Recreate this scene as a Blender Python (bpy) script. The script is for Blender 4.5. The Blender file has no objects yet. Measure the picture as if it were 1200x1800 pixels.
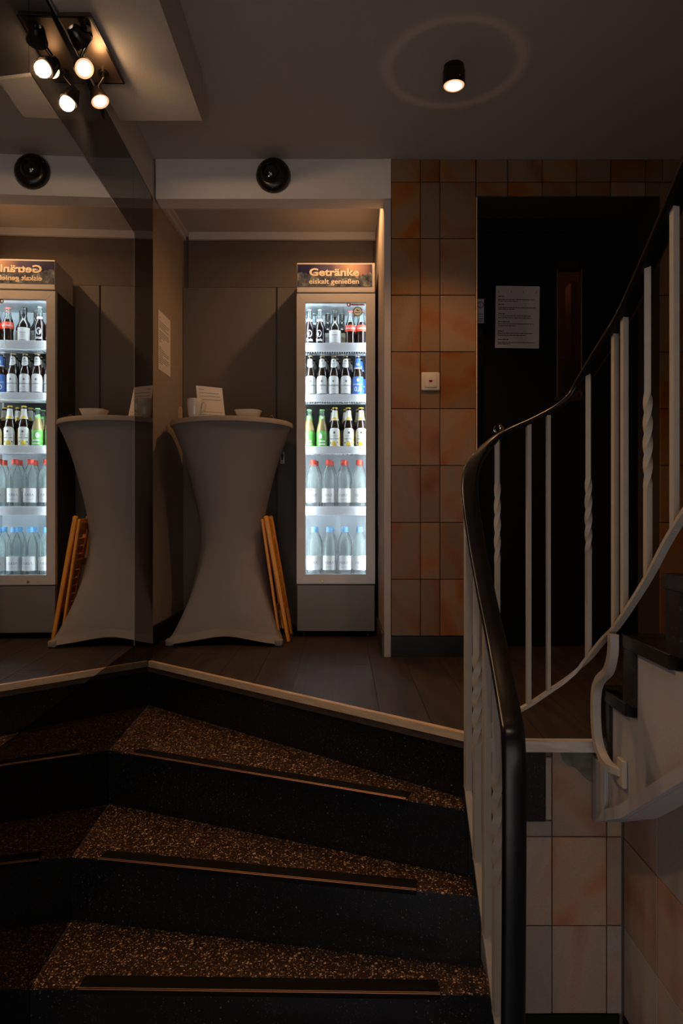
import bpy, bmesh, math, random
from mathutils import Vector, Matrix
random.seed(7)
S = bpy.context.scene
COL = S.collection
PI = math.pi

# ------------------------------------------------------------------ camera, world, exposure
CAMZ = 0.647                      # eye height above the upper landing (z = 0)
cam = bpy.data.cameras.new('camera')
cam.lens = 24; cam.sensor_width = 36; cam.clip_start = 0.05
camo = bpy.data.objects.new('camera', cam); COL.objects.link(camo)
camo.location = (0, 0, CAMZ); camo.rotation_euler = (PI/2, 0, 0)
S.camera = camo
S.view_settings.view_transform = 'Standard'
S.view_settings.look = 'None'
S.view_settings.gamma = 1
S.view_settings.use_curve_mapping = False
S.view_settings.exposure = 0.0
W = bpy.data.worlds.new('world'); S.world = W; W.use_nodes = True
W.node_tree.nodes['Background'].inputs[0].default_value = (1.0, 0.94, 0.92, 1)
W.node_tree.nodes['Background'].inputs[1].default_value = 1.3   # dull daylight from the entrance behind the viewer

WARM = (1.0, 0.60, 0.30)
def lamp(name, kind, loc, power, col=WARM, target=None, size=0.03, angle=100, blend=0.6):
    l = bpy.data.lights.new(name, kind); l.energy = power; l.color = col
    l.shadow_soft_size = size
    if kind == 'SPOT':
        l.spot_size = math.radians(angle); l.spot_blend = blend
    o = bpy.data.objects.new(name, l); COL.objects.link(o); o.location = loc
    if target is not None:
        o.rotation_euler = (Vector(target) - Vector(loc)).to_track_quat('-Z', 'Y').to_euler()
    return o

# ------------------------------------------------------------------ helpers
def at(u, v, Y):
    "point of the place seen at photograph pixel u, v at depth Y"
    return Vector(((u-600)/1200*Y, Y, CAMZ-(v-900)/1200*Y))

class MB:
    def __init__(s): s.bm = bmesh.new()
    def box(s, x0, x1, y0, y1, z0, z1, bev=0, seg=1, rot=None):
        r = bmesh.ops.create_cube(s.bm, size=1)
        vs = r['verts']
        for v in vs:
            v.co = Vector((x0 + (v.co.x+.5)*(x1-x0), y0 + (v.co.y+.5)*(y1-y0), z0 + (v.co.z+.5)*(z1-z0)))
        if bev:
            es = list({e for v in vs for e in v.link_edges})
            r2 = bmesh.ops.bevel(s.bm, geom=es, offset=bev, segments=seg, profile=.5, affect='EDGES')
            vs = list({v for f in r2['faces'] for v in f.verts} | {v for v in vs if v.is_valid})
        if rot is not None:
            for v in vs: v.co = rot @ v.co
        return s
    def poly(s, pts):
        return s.bm.faces.new([s.bm.verts.new(p) for p in pts])
    def prism(s, pts, d):
        "extrude the closed 3D outline pts by vector d"
        d = Vector(d)
        a = [s.bm.verts.new(p) for p in pts]; b = [s.bm.verts.new(Vector(p)+d) for p in pts]
        n = len(a)
        s.bm.faces.new(a[::-1]); s.bm.faces.new(b)
        for i in range(n): s.bm.faces.new([a[i], a[(i+1) % n], b[(i+1) % n], b[i]])
        return s
    def lathe(s, prof, n=20, c=(0, 0, 0), caps=True, axis=None, squash=None):
        M = Matrix.Identity(3) if axis is None else Vector((0, 0, 1)).rotation_difference(Vector(axis)).to_matrix()
        c = Vector(c); rings = []
        for r, z in prof:
            if r < 1e-6: rings.append([s.bm.verts.new(c + M @ Vector((0, 0, z)))])
            else: rings.append([s.bm.verts.new(c + M @ Vector((r*math.cos(2*PI*i/n), r*math.sin(2*PI*i/n), z))) for i in range(n)])
        for A, B in zip(rings, rings[1:]):
            for i in range(n):
                j = (i+1) % n
                q = [A[i % len(A)], A[j % len(A)], B[j % len(B)], B[i % len(B)]]
                q = [v for k, v in enumerate(q) if v not in q[:k]]
                if len(q) > 2:
                    try: s.bm.faces.new(q)
                    except ValueError: pass
        if caps:
            if len(rings[0]) > 2: s.bm.faces.new(rings[0][::-1])
            if len(rings[-1]) > 2: s.bm.faces.new(rings[-1])
        return s
    def sweep(s, path, prof, side=None, closed=True):
        "sweep a 2D profile (a across, b along the normal) along path; side(i, tangent) -> across vector"
        n = len(path); rings = []; last = Vector((1, 0, 0))
        for i, p in enumerate(path):
            t = (path[min(i+1, n-1)] - path[max(i-1, 0)]).normalized()
            if side: a = side(i, t)
            else:
                a = t.cross(Vector((0, 0, 1)))
                if a.length < .15: a = last - t*last.dot(t)
            a = a.normalized(); last = a
            b = a.cross(t).normalized()
            rings.append([s.bm.verts.new(p + a*q[0] + b*q[1]) for q in prof])
        m = len(prof)
        for A, B in zip(rings, rings[1:]):
            for k in range(m): s.bm.faces.new([A[k], A[(k+1) % m], B[(k+1) % m], B[k]])
        s.bm.faces.new(rings[0][::-1]); s.bm.faces.new(rings[-1])
        return s
    def tube(s, path, r, n=8):
        return s.sweep([Vector(p) for p in path], [(r*math.cos(2*PI*k/n), r*math.sin(2*PI*k/n)) for k in range(n)])
    def mesh(s, name, smooth=False, angle=None):
        bmesh.ops.recalc_face_normals(s.bm, faces=s.bm.faces)
        me = bpy.data.meshes.new(name); s.bm.to_mesh(me); s.bm.free()
        if smooth:
            for p in me.polygons: p.use_smooth = True
            if angle:
                try: me.set_sharp_from_angle(angle=math.radians(angle))
                except Exception: pass
        return me
    def build(s, name, mat, parent=None, smooth=False, angle=40):
        return link(name, s.mesh(name, smooth, angle), mat, parent)

def link(name, me, mat, parent=None):
    o = bpy.data.objects.new(name, me); COL.objects.link(o)
    if mat is not None and len(me.materials) == 0: me.materials.append(mat)
    if parent is not None: o.parent = parent
    return o
def tag(o, label, cat, group=None):
    o['label'] = label; o['category'] = cat
    if group: o['group'] = group
    return o
def thing(name, label, cat, loc=(0, 0, 0), rot=(0, 0, 0), group=None):
    o = bpy.data.objects.new(name, None); COL.objects.link(o)
    o.empty_display_size = .05; o.location = loc; o.rotation_euler = rot
    return tag(o, label, cat, group)
def structure(o, label, cat):
    o['kind'] = 'structure'; return tag(o, label, cat)
def copy_tree(o, parent=None):
    c = o.copy(); COL.objects.link(c); c.parent = parent
    for ch in list(o.children): copy_tree(ch, c)
    return c
def catmull(pts, n=8):
    pts = [Vector(p) for p in pts]; out = []
    P_ = [pts[0]*2-pts[1]] + pts + [pts[-1]*2-pts[-2]]
    for i in range(1, len(P_)-2):
        a, b, c, d = P_[i-1:i+3]
        for k in range(n):
            t = k/n
            out.append(.5*((2*b)+(c-a)*t+(2*a-5*b+4*c-d)*t*t+(3*b-a-3*c+d)*t**3))
    out.append(pts[-1]); return out

TXT = {}
def text_mesh(txt, size, bold=0.0, depth=0.0, shear=0.0, align='CENTER', space=1.0, res=3):
    k = (txt, size, bold, depth, shear, align, space)
    if k in TXT: return TXT[k].copy()
    cu = bpy.data.curves.new('txt', 'FONT'); cu.body = txt; cu.size = size; cu.offset = bold
    cu.extrude = depth; cu.shear = shear; cu.align_x = align; cu.space_character = space; cu.resolution_u = res
    o = bpy.data.objects.new('txt', cu); COL.objects.link(o)
    dg = bpy.context.evaluated_depsgraph_get(); dg.update()
    me = bpy.data.meshes.new_from_object(o.evaluated_get(dg))
    bpy.data.objects.remove(o); bpy.data.curves.remove(cu)
    me.materials.clear(); TXT[k] = me
    return me.copy()
def text(name, txt, size, mat, parent, fn, **kw):
    "lettering: fn maps the flat (x, y, z) of the text to a point"
    me = text_mesh(txt, size, **kw)
    for v in me.vertices: v.co = fn(v.co.x, v.co.y, v.co.z)
    me.name = name
    return link(name, me, mat, parent)

# ------------------------------------------------------------------ materials
def mat(name, col, rough=.5, metal=0, spec=.5, bump=0, bscale=200, noise=0, nscale=8, emit=None, estr=0, coat=0, trans=0, ior=1.5):
    m = bpy.data.materials.new(name); m.use_nodes = True
    nt = m.node_tree; b = nt.nodes['Principled BSDF']
    b.inputs['Base Color'].default_value = (*col, 1); b.inputs['Roughness'].default_value = rough
    b.inputs['Metallic'].default_value = metal; b.inputs['Specular IOR Level'].default_value = spec
    b.inputs['Coat Weight'].default_value = coat; b.inputs['Transmission Weight'].default_value = trans
    b.inputs['IOR'].default_value = ior
    tc = nt.nodes.new('ShaderNodeTexCoord')
    if noise:
        n = nt.nodes.new('ShaderNodeTexNoise'); n.inputs['Scale'].default_value = nscale; n.inputs['Detail'].default_value = 5
        nt.links.new(tc.outputs['Object'], n.inputs['Vector'])
        r = nt.nodes.new('ShaderNodeValToRGB')
        r.color_ramp.elements[0].color = (*[c*(1-noise) for c in col], 1); r.color_ramp.elements[0].position = .3
        r.color_ramp.elements[1].color = (*[min(1, c*(1+noise)) for c in col], 1); r.color_ramp.elements[1].position = .7
        nt.links.new(n.outputs['Fac'], r.inputs[0]); nt.links.new(r.outputs[0], b.inputs['Base Color'])
    if bump:
        n = nt.nodes.new('ShaderNodeTexNoise'); n.inputs['Scale'].default_value = bscale; n.inputs['Detail'].default_value = 3
        nt.links.new(tc.outputs['Object'], n.inputs['Vector'])
        bp = nt.nodes.new('ShaderNodeBump'); bp.inputs['Strength'].default_value = bump; bp.inputs['Distance'].default_value = .002
        nt.links.new(n.outputs['Fac'], bp.inputs['Height']); nt.links.new(bp.outputs[0], b.inputs['Normal'])
    if emit:
        b.inputs['Emission Color'].default_value = (*emit, 1); b.inputs['Emission Strength'].default_value = estr
    return m
def thin_glass(name, tint, ior=1.45, rough=.02, haze=0):
    m = bpy.data.materials.new(name); m.use_nodes = True; nt = m.node_tree
    nt.nodes.remove(nt.nodes['Principled BSDF']); out = nt.nodes['Material Output']
    f = nt.nodes.new('ShaderNodeFresnel'); f.inputs[0].default_value = ior
    t = nt.nodes.new('ShaderNodeBsdfTransparent'); t.inputs[0].default_value = (*tint, 1)
    g = nt.nodes.new('ShaderNodeBsdfGlossy'); g.inputs['Roughness'].default_value = rough
    x = nt.nodes.new('ShaderNodeMixShader')
    nt.links.new(f.outputs[0], x.inputs[0]); nt.links.new(t.outputs[0], x.inputs[1]); nt.links.new(g.outputs[0], x.inputs[2])
    last = x
    if haze:
        d = nt.nodes.new('ShaderNodeBsdfDiffuse'); d.inputs[0].default_value = (.8, .9, .88, 1)
        y = nt.nodes.new('ShaderNodeMixShader'); y.inputs[0].default_value = haze
        nt.links.new(x.outputs[0], y.inputs[1]); nt.links.new(d.outputs[0], y.inputs[2]); last = y
    nt.links.new(last.outputs[0], out.inputs[0])
    return m

def stone_tile(name, smin=.85, smax=1.25, vmin=.75, vmax=1.15):
    m = mat(name, (.3, .2, .13), rough=.55, bump=.35, bscale=90)
    nt = m.node_tree; b = nt.nodes['Principled BSDF']
    tc = nt.nodes.new('ShaderNodeTexCoord'); oi = nt.nodes.new('ShaderNodeObjectInfo')
    ad = nt.nodes.new('ShaderNodeVectorMath'); ad.operation = 'MULTIPLY_ADD'
    cb = nt.nodes.new('ShaderNodeCombineXYZ')
    for i in range(3): nt.links.new(oi.outputs['Random'], cb.inputs[i])
    ad.inputs[1].default_value = (37, 61, 23)
    nt.links.new(cb.outputs[0], ad.inputs[0]); nt.links.new(tc.outputs['Object'], ad.inputs[2])
    mp = nt.nodes.new('ShaderNodeMapping'); mp.inputs['Scale'].default_value = (1.4, 1.4, .9)
    rr = nt.nodes.new('ShaderNodeMath'); rr.operation = 'MULTIPLY'; rr.inputs[1].default_value = 6.0
    nt.links.new(oi.outputs['Random'], rr.inputs[0])
    cr = nt.nodes.new('ShaderNodeCombineXYZ'); nt.links.new(rr.outputs[0], cr.inputs[1])
    nt.links.new(cr.outputs[0], mp.inputs['Rotation']); nt.links.new(ad.outputs[0], mp.inputs['Vector'])
    n1 = nt.nodes.new('ShaderNodeTexNoise'); n1.inputs['Scale'].default_value = 3.2; n1.inputs['Detail'].default_value = 6; n1.inputs['Distortion'].default_value = .8
    nt.links.new(mp.outputs[0], n1.inputs['Vector'])
    wv = nt.nodes.new('ShaderNodeTexWave'); wv.inputs['Scale'].default_value = 1.6; wv.inputs['Distortion'].default_value = 5; wv.inputs['Detail'].default_value = 3
    nt.links.new(mp.outputs[0], wv.inputs['Vector'])
    mx = nt.nodes.new('ShaderNodeMath'); mx.operation = 'MULTIPLY_ADD'; mx.inputs[1].default_value = .28
    nt.links.new(wv.outputs['Fac'], mx.inputs[0])
    h = nt.nodes.new('ShaderNodeMath'); h.operation = 'MULTIPLY'; h.inputs[1].default_value = .75
    nt.links.new(n1.outputs['Fac'], h.inputs[0]); nt.links.new(h.outputs[0], mx.inputs[2])
    rp = nt.nodes.new('ShaderNodeValToRGB'); e = rp.color_ramp.elements
    e[0].position = .22; e[0].color = (.22, .075, .025, 1); e[1].position = .9; e[1].color = (.36, .235, .145, 1)
    for p, c in ((.36, (.32, .125, .045)), (.48, (.33, .175, .085)), (.66, (.29, .185, .11))):
        q = e.new(p); q.color = (*c, 1)
    nt.links.new(mx.outputs[0], rp.inputs[0])
    # per tile tone
    hs = nt.nodes.new('ShaderNodeHueSaturation')
    v1 = nt.nodes.new('ShaderNodeMapRange'); v1.inputs['To Min'].default_value = vmin; v1.inputs['To Max'].default_value = vmax
    wn = nt.nodes.new('ShaderNodeTexWhiteNoise'); wn.noise_dimensions = '1D'
    nt.links.new(oi.outputs['Random'], wn.inputs['W'])
    nt.links.new(wn.outputs['Value'], v1.inputs[0]); nt.links.new(v1.outputs[0], hs.inputs['Value'])
    v2 = nt.nodes.new('ShaderNodeMapRange'); v2.inputs['To Min'].default_value = smin; v2.inputs['To Max'].default_value = smax
    nt.links.new(oi.outputs['Random'], v2.inputs[0]); nt.links.new(v2.outputs[0], hs.inputs['Saturation'])
    nt.links.new(rp.outputs[0], hs.inputs['Color'])
    # fine grain
    n3 = nt.nodes.new('ShaderNodeTexNoise'); n3.inputs['Scale'].default_value = 150; n3.inputs['Detail'].default_value = 2
    nt.links.new(tc.outputs['Object'], n3.inputs['Vector'])
    g = nt.nodes.new('ShaderNodeMix'); g.data_type = 'RGBA'; g.blend_type = 'MULTIPLY'; g.inputs[0].default_value = .35
    nt.links.new(hs.outputs[0], g.inputs[6]); nt.links.new(n3.outputs['Color'], g.inputs[7])
    nt.links.new(g.outputs[2], b.inputs['Base Color'])
    return m

def terrazzo(name, base, chips, dens=.24, rough=.35, sc=95):
    m = mat(name, base, rough=rough)
    nt = m.node_tree; b = nt.nodes['Principled BSDF']
    tc = nt.nodes.new('ShaderNodeTexCoord')
    prev = None
    for scale, lim in ((sc, dens), (sc*2.3, dens*1.25)):
        v = nt.nodes.new('ShaderNodeTexVoronoi'); v.inputs['Scale'].default_value = scale
        nt.links.new(tc.outputs['Object'], v.inputs['Vector'])
        sp = nt.nodes.new('ShaderNodeSeparateColor'); nt.links.new(v.outputs['Color'], sp.inputs[0])
        lt = nt.nodes.new('ShaderNodeMath'); lt.operation = 'MULTIPLY'; lt.inputs[1].default_value = lim*2.0
        nt.links.new(sp.outputs[0], lt.inputs[0])
        d = nt.nodes.new('ShaderNodeMath'); d.operation = 'LESS_THAN'
        nt.links.new(v.outputs['Distance'], d.inputs[0]); nt.links.new(lt.outputs[0], d.inputs[1])
        rp = nt.nodes.new('ShaderNodeValToRGB'); e = rp.color_ramp.elements
        e[0].color = (*chips[0], 1); e[1].color = (*chips[1], 1); e[1].position = .9
        q = e.new(.55); q.color = (*chips[2], 1)
        nt.links.new(sp.outputs[1], rp.inputs[0])
        mx = nt.nodes.new('ShaderNodeMix'); mx.data_type = 'RGBA'
        nt.links.new(d.outputs[0], mx.inputs[0])
        if prev is None: mx.inputs[6].default_value = (*base, 1)
        else: nt.links.new(prev.outputs[2], mx.inputs[6])
        nt.links.new(rp.outputs[0], mx.inputs[7]); prev = mx
    nt.links.new(prev.outputs[2], b.inputs['Base Color'])
    return m

def wood(name, c0, c1, scale=(40, 3, 40), rough=.45, var=True):
    m = mat(name, c0, rough=rough)
    nt = m.node_tree; b = nt.nodes['Principled BSDF']
    tc = nt.nodes.new('ShaderNodeTexCoord'); mp = nt.nodes.new('ShaderNodeMapping'); mp.inputs['Scale'].default_value = scale
    oi = nt.nodes.new('ShaderNodeObjectInfo')
    cb = nt.nodes.new('ShaderNodeCombineXYZ'); k = nt.nodes.new('ShaderNodeMath'); k.operation = 'MULTIPLY'; k.inputs[1].default_value = 50
    nt.links.new(oi.outputs['Random'], k.inputs[0])
    for i in range(3): nt.links.new(k.outputs[0], cb.inputs[i])
    nt.links.new(cb.outputs[0], mp.inputs['Location']); nt.links.new(tc.outputs['Object'], mp.inputs['Vector'])
    n = nt.nodes.new('ShaderNodeTexNoise'); n.inputs['Scale'].default_value = 1; n.inputs['Detail'].default_value = 6; n.inputs['Distortion'].default_value = .6
    nt.links.new(mp.outputs[0], n.inputs['Vector'])
    r = nt.nodes.new('ShaderNodeValToRGB'); r.color_ramp.elements[0].color = (*c0, 1); r.color_ramp.elements[1].color = (*c1, 1)
    r.color_ramp.elements[0].position = .3; r.color_ramp.elements[1].position = .7
    nt.links.new(n.outputs['Fac'], r.inputs[0]); nt.links.new(r.outputs[0], b.inputs['Base Color'])
    bp = nt.nodes.new('ShaderNodeBump'); bp.inputs['Strength'].default_value = .15; bp.inputs['Distance'].default_value = .001
    nt.links.new(n.outputs['Fac'], bp.inputs['Height']); nt.links.new(bp.outputs[0], b.inputs['Normal'])
    return m

M = {}
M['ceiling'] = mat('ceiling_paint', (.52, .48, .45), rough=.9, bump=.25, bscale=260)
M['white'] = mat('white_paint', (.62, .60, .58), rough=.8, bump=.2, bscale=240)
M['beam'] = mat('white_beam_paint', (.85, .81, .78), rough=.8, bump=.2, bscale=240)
M['plaster'] = mat('stringer_paint', (.46, .43, .44), rough=.85, bump=.4, bscale=120, noise=.06, nscale=5)
M['tan'] = mat('beige_wall', (.40, .32, .25), rough=.9, bump=.3, bscale=200)
M['panel'] = mat('taupe_panel', (.17, .145, .12), rough=.75, bump=.15, bscale=300)
M['header'] = mat('brown_header', (.15, .12, .095), rough=.8, bump=.15, bscale=300)
M['blackglass'] = mat('black_glass', (.006, .006, .007), rough=.03, spec=.5)
M['mirror'] = mat('mirror_silver', (.86, .88, .87), rough=.0, metal=1)
M['edge'] = mat('bevel_glint_strip', (.62, .64, .60), rough=.25)  # pale colour imitates light caught by the mirror's bevel
M['tile'] = stone_tile('sandstone_tile')
M['tile_pale'] = stone_tile('pale_sandstone_tile', .40, .95, 1.25, 1.9)
M['grout_pale'] = mat('pale_grout', (.13, .11, .09), rough=.95)
M['grout'] = mat('dark_grout', (.05, .04, .035), rough=.95)
M['terr_tread'] = terrazzo('terrazzo_tread', (.034, .019, .012), ((.08, .045, .028), (.80, .50, .31), (.20, .115, .07)), dens=.22)
M['terr_black'] = terrazzo('terrazzo_riser', (.008, .008, .009), ((.02, .02, .02), (.16, .15, .14), (.04, .04, .04)), dens=.13, rough=.3)
M['plank'] = wood('dark_vinyl_plank', (.020, .013, .010), (.050, .032, .024), scale=(30, 2.2, 30), rough=.52)
M['lightwood'] = wood('light_wood_trim', (.54, .37, .23), (.74, .53, .34), scale=(12, 12, 60), rough=.5)
M['daylit_wood'] = wood('daylit_wood_trim', (.55, .48, .43), (.72, .64, .58), scale=(12, 12, 60), rough=.5)  # light wood in a paler tone, for daylight falling on its front
M['darkwood'] = wood('dark_wood_board', (.05, .03, .02), (.09, .06, .04), scale=(12, 12, 60))
M['black'] = mat('black_paint', (.010, .010, .010), rough=.5)
M['base'] = mat('black_skirting', (.008, .009, .009), rough=.35)
M['doorblack'] = mat('black_door_paint', (.003, .003, .0035), rough=.6, spec=.15)
M['handrail'] = mat('black_plastic_handrail', (.006, .006, .007), rough=.27, spec=.35)
M['iron'] = mat('cream_lacquered_iron', (.50, .44, .37), rough=.4, noise=.05, nscale=30, bump=.1, bscale=80)
M['rubber'] = mat('black_rubber_nosing', (.006, .005, .004), rough=.7, spec=.15)
M['mortar'] = mat('grey_mortar', (.16, .145, .12), rough=.95, bump=.8, bscale=60, noise=.3, nscale=30)
M['copper'] = mat('worn_copper_edge', (.42, .20, .11), rough=.45, metal=.6)
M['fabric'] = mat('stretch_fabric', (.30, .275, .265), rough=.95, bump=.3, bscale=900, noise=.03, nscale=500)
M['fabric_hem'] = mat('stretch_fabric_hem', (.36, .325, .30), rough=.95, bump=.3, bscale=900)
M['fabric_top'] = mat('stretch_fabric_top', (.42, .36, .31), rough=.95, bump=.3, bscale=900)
M['silver'] = mat('silver_lacquer', (.62, .59, .57), rough=.38, metal=.15)
M['kick'] = mat('grey_kick_panel', (.22, .205, .19), rough=.45, metal=.15, bump=.1, bscale=600)
M['fridge_side'] = mat('fridge_side_grey', (.045, .042, .04), rough=.5)
M['liner'] = mat('white_liner', (.72, .78, .82), rough=.4)
M['shelf'] = mat('white_shelf', (.82, .84, .88), rough=.4)
M['led'] = mat('led_tube', (1, 1, 1), emit=(.86, .94, 1.0), estr=30)
M['glass'] = thin_glass('door_glass', (.93, .96, .97))
M['pane'] = thin_glass('window_glass', (.7, .7, .7))
M['bottle_clear'] = thin_glass('clear_bottle', (.95, .985, .978), ior=1.27, haze=.13)
M['neck_clear'] = thin_glass('clear_neck', (.80, .86, .86), ior=1.5, haze=.06)
M['brown_glass'] = mat('brown_glass', (.022, .010, .005), rough=.06, coat=.5)
M['cola'] = mat('cola_glass', (.014, .005, .004), rough=.05, coat=.5)
M['darkgreen'] = mat('dark_green_glass', (.012, .012, .007), rough=.06, coat=.5)
M['juice'] = mat('apple_drink', (.34, .25, .10), rough=.08, coat=.5)
M['lab_white'] = mat('white_label', (.80, .80, .78), rough=.6)
M['lab_blue'] = mat('blue_label', (.07, .20, .62), rough=.5)
M['lab_red'] = mat('red_label', (.75, .07, .03), rough=.5)
M['lab_green'] = mat('green_label', (.13, .42, .08), rough=.5, noise=.35, nscale=40)
M['lab_yellow'] = mat('yellow_print', (.85, .58, .06), rough=.5)
M['ink_grey'] = mat('grey_ink', (.18, .18, .19), rough=.6)
M['ink_dark'] = mat('dark_ink', (.03, .03, .03), rough=.6)
M['ink_white'] = mat('white_ink', (.85, .85, .85), rough=.6)
M['ink_pale'] = mat('pale_grey_ink', (.28, .28, .34), rough=.6)
M['cap_red'] = mat('red_cap', (.75, .08, .05), rough=.4)
M['cap_blue'] = mat('blue_cap', (.20, .50, .85), rough=.4)
M['cap_yellow'] = mat('yellow_cap', (.85, .62, .05), rough=.35)
M['cap_gold'] = mat('gold_cap', (.55, .42, .20), rough=.3, metal=.6)
M['cap_green'] = mat('green_cap', (.25, .55, .18), rough=.4)
M['cap_silver'] = mat('silver_cap', (.45, .45, .45), rough=.3, metal=.7)
M['orangewood'] = wood('orange_varnished_wood', (.85, .29, .010), (1.0, .44, .03), scale=(60, 60, 5), rough=.3)
M['china'] = mat('white_china', (.80, .77, .70), rough=.12, coat=.4)
M['paper'] = mat('white_paper', (.86, .80, .73), rough=.9)
M['paper_cool'] = mat('white_paper_door', (.58, .53, .53), rough=.9)
M['steel'] = mat('brushed_steel', (.45, .43, .40), rough=.3, metal=.9)
M['brass'] = mat('brass_strip', (.55, .38, .22), rough=.3, metal=1)
M['chrome'] = mat('chrome_knob', (.8, .76, .7), rough=.08, metal=1)
M['coppersheet'] = mat('copper_cabin_sheet', (.42, .21, .11), rough=.4, metal=.6)
M['switch'] = mat('cream_switch', (.66, .60, .50), rough=.35)
M['redlamp'] = mat('red_pilot', (.25, .02, .01), rough=.3)
M['blackplastic'] = mat('black_plastic', (.008, .008, .008), rough=.3)
M['lens'] = mat('black_lens', (.004, .004, .005), rough=.03, coat=1)
M['bulb'] = mat('lit_bulb', (1, .9, .8), emit=(1.0, .82, .62), estr=9)
M['bulb2'] = mat('lit_lens', (1, .9, .8), emit=(1.0, .80, .54), estr=6)
M['bulbrim'] = mat('lit_reflector_rim', (1, .7, .4), emit=(1.0, .58, .32), estr=.75)
M['darksteel'] = mat('dark_nickel', (.06, .05, .045), rough=.25, metal=.9)
M['bronze'] = mat('mirror_bronze_plate', (.17, .12, .085), rough=.42, metal=.8)
M['sticker_cream'] = mat('cream_sticker', (.80, .74, .52), rough=.5)
M['sticker_green'] = mat('green_sticker', (.06, .16, .04), rough=.5)
M['orange_ink'] = mat('orange_ink', (.55, .18, .05), rough=.5)
M['olive_ink'] = mat('olive_ink', (.08, .09, .03), rough=.5)
def vinyl(name, col):
    m = bpy.data.materials.new(name); m.use_nodes = True; nt = m.node_tree
    nt.nodes.remove(nt.nodes['Principled BSDF']); out = nt.nodes['Material Output']
    d = nt.nodes.new('ShaderNodeBsdfDiffuse'); d.inputs[0].default_value = (*col, 1)
    t = nt.nodes.new('ShaderNodeBsdfTranslucent'); t.inputs[0].default_value = (*col, 1)
    x = nt.nodes.new('ShaderNodeMixShader'); x.inputs[0].default_value = .8
    nt.links.new(d.outputs[0], x.inputs[1]); nt.links.new(t.outputs[0], x.inputs[2]); nt.links.new(x.outputs[0], out.inputs[0])
    return m
M['vinyl_cream'] = vinyl('cream_vinyl', (1.0, .96, .80)); M['vinyl_green'] = vinyl('green_vinyl', (.14, .30, .09)); M['vinyl_white'] = vinyl('white_vinyl', (.95, .90, .86))
M['letter'] = mat('cream_letters', (.86, .74, .58), rough=.5)
M['letter_shadow'] = mat('navy_letter_outline', (.02, .025, .06), rough=.6)

def sign_material():
    m = mat('mountain_print', (.1, .15, .3), rough=.3)
    nt = m.node_tree; b = nt.nodes['Principled BSDF']
    tc = nt.nodes.new('ShaderNodeTexCoord'); sp = nt.nodes.new('ShaderNodeSeparateXYZ')
    nt.links.new(tc.outputs['Generated'], sp.inputs[0])
    # sky: navy left, peach right
    r = nt.nodes.new('ShaderNodeValToRGB'); e = r.color_ramp.elements
    e[0].color = (.012, .012, .06, 1); e[0].position = .15; e[1].color = (.06, .03, .06, 1); e[1].position = 1
    for p, c in ((.45, (.09, .07, .14)), (.72, (.62, .38, .24)), (.88, (.40, .22, .20))):
        q = e.new(p); q.color = (*c, 1)
    nt.links.new(sp.outputs['X'], r.inputs[0])
    n = nt.nodes.new('ShaderNodeTexNoise'); n.inputs['Scale'].default_value = 22; n.inputs['Detail'].default_value = 8; n.inputs['Roughness'].default_value = .65
    nt.links.new(tc.outputs['Object'], n.inputs['Vector'])
    rk = nt.nodes.new('ShaderNodeValToRGB'); k = rk.color_ramp.elements
    k[0].color = (.02, .03, .07, 1); k[0].position = .38; k[1].color = (.50, .48, .42, 1); k[1].position = .7
    q = k.new(.52); q.color = (.12, .14, .16, 1)
    nt.links.new(n.outputs['Fac'], rk.inputs[0])
    n2 = nt.nodes.new('ShaderNodeTexNoise'); n2.noise_dimensions = '1D'; n2.inputs['Scale'].default_value = 7; n2.inputs['Detail'].default_value = 6
    nt.links.new(sp.outputs['X'], n2.inputs['W'])
    a = nt.nodes.new('ShaderNodeMath'); a.operation = 'MULTIPLY_ADD'; a.inputs[1].default_value = .9; a.inputs[2].default_value = .08
    nt.links.new(n2.outputs['Fac'], a.inputs[0])
    lt = nt.nodes.new('ShaderNodeMath'); lt.operation = 'LESS_THAN'
    nt.links.new(sp.outputs['Z'], lt.inputs[0]); nt.links.new(a.outputs[0], lt.inputs[1])
    mx = nt.nodes.new('ShaderNodeMix'); mx.data_type = 'RGBA'
    nt.links.new(lt.outputs[0], mx.inputs[0]); nt.links.new(r.outputs[0], mx.inputs[6]); nt.links.new(rk.outputs[0], mx.inputs[7])
    nt.links.new(mx.outputs[2], b.inputs['Base Color'])
    return m
M['sign'] = sign_material()

# ------------------------------------------------------------------ key planes of the place
CEIL = 2.222          # ceiling above the landing
BEAM = 2.044          # underside of beam, duct box, top of glass panels
YP = 3.045            # front plane of tiled pillar and beam
YB = 3.87             # back of the niche
NXR = .192            # right side of the niche
ZLOW = -.95           # lower floor
def XW(y): return -.838 + .033*(YP-y)          # face of the black glass panels on the left wall
def XN(y): return -.922 + .033*(y-YP)          # recessed left side of the niche
TILE = .2537
NOS = [((-.835, 2.95), (.36, 1.985), 0.0),
       ((XW(2.40), 2.40), (.345, 1.924), -.19),
       ((XW(2.037), 2.037), (.360, 1.826), -.38),
       ((XW(1.745), 1.745), (.384, 1.722), -.57),
       ((XW(1.46), 1.46), (.40, 1.60), -.76)]

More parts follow.
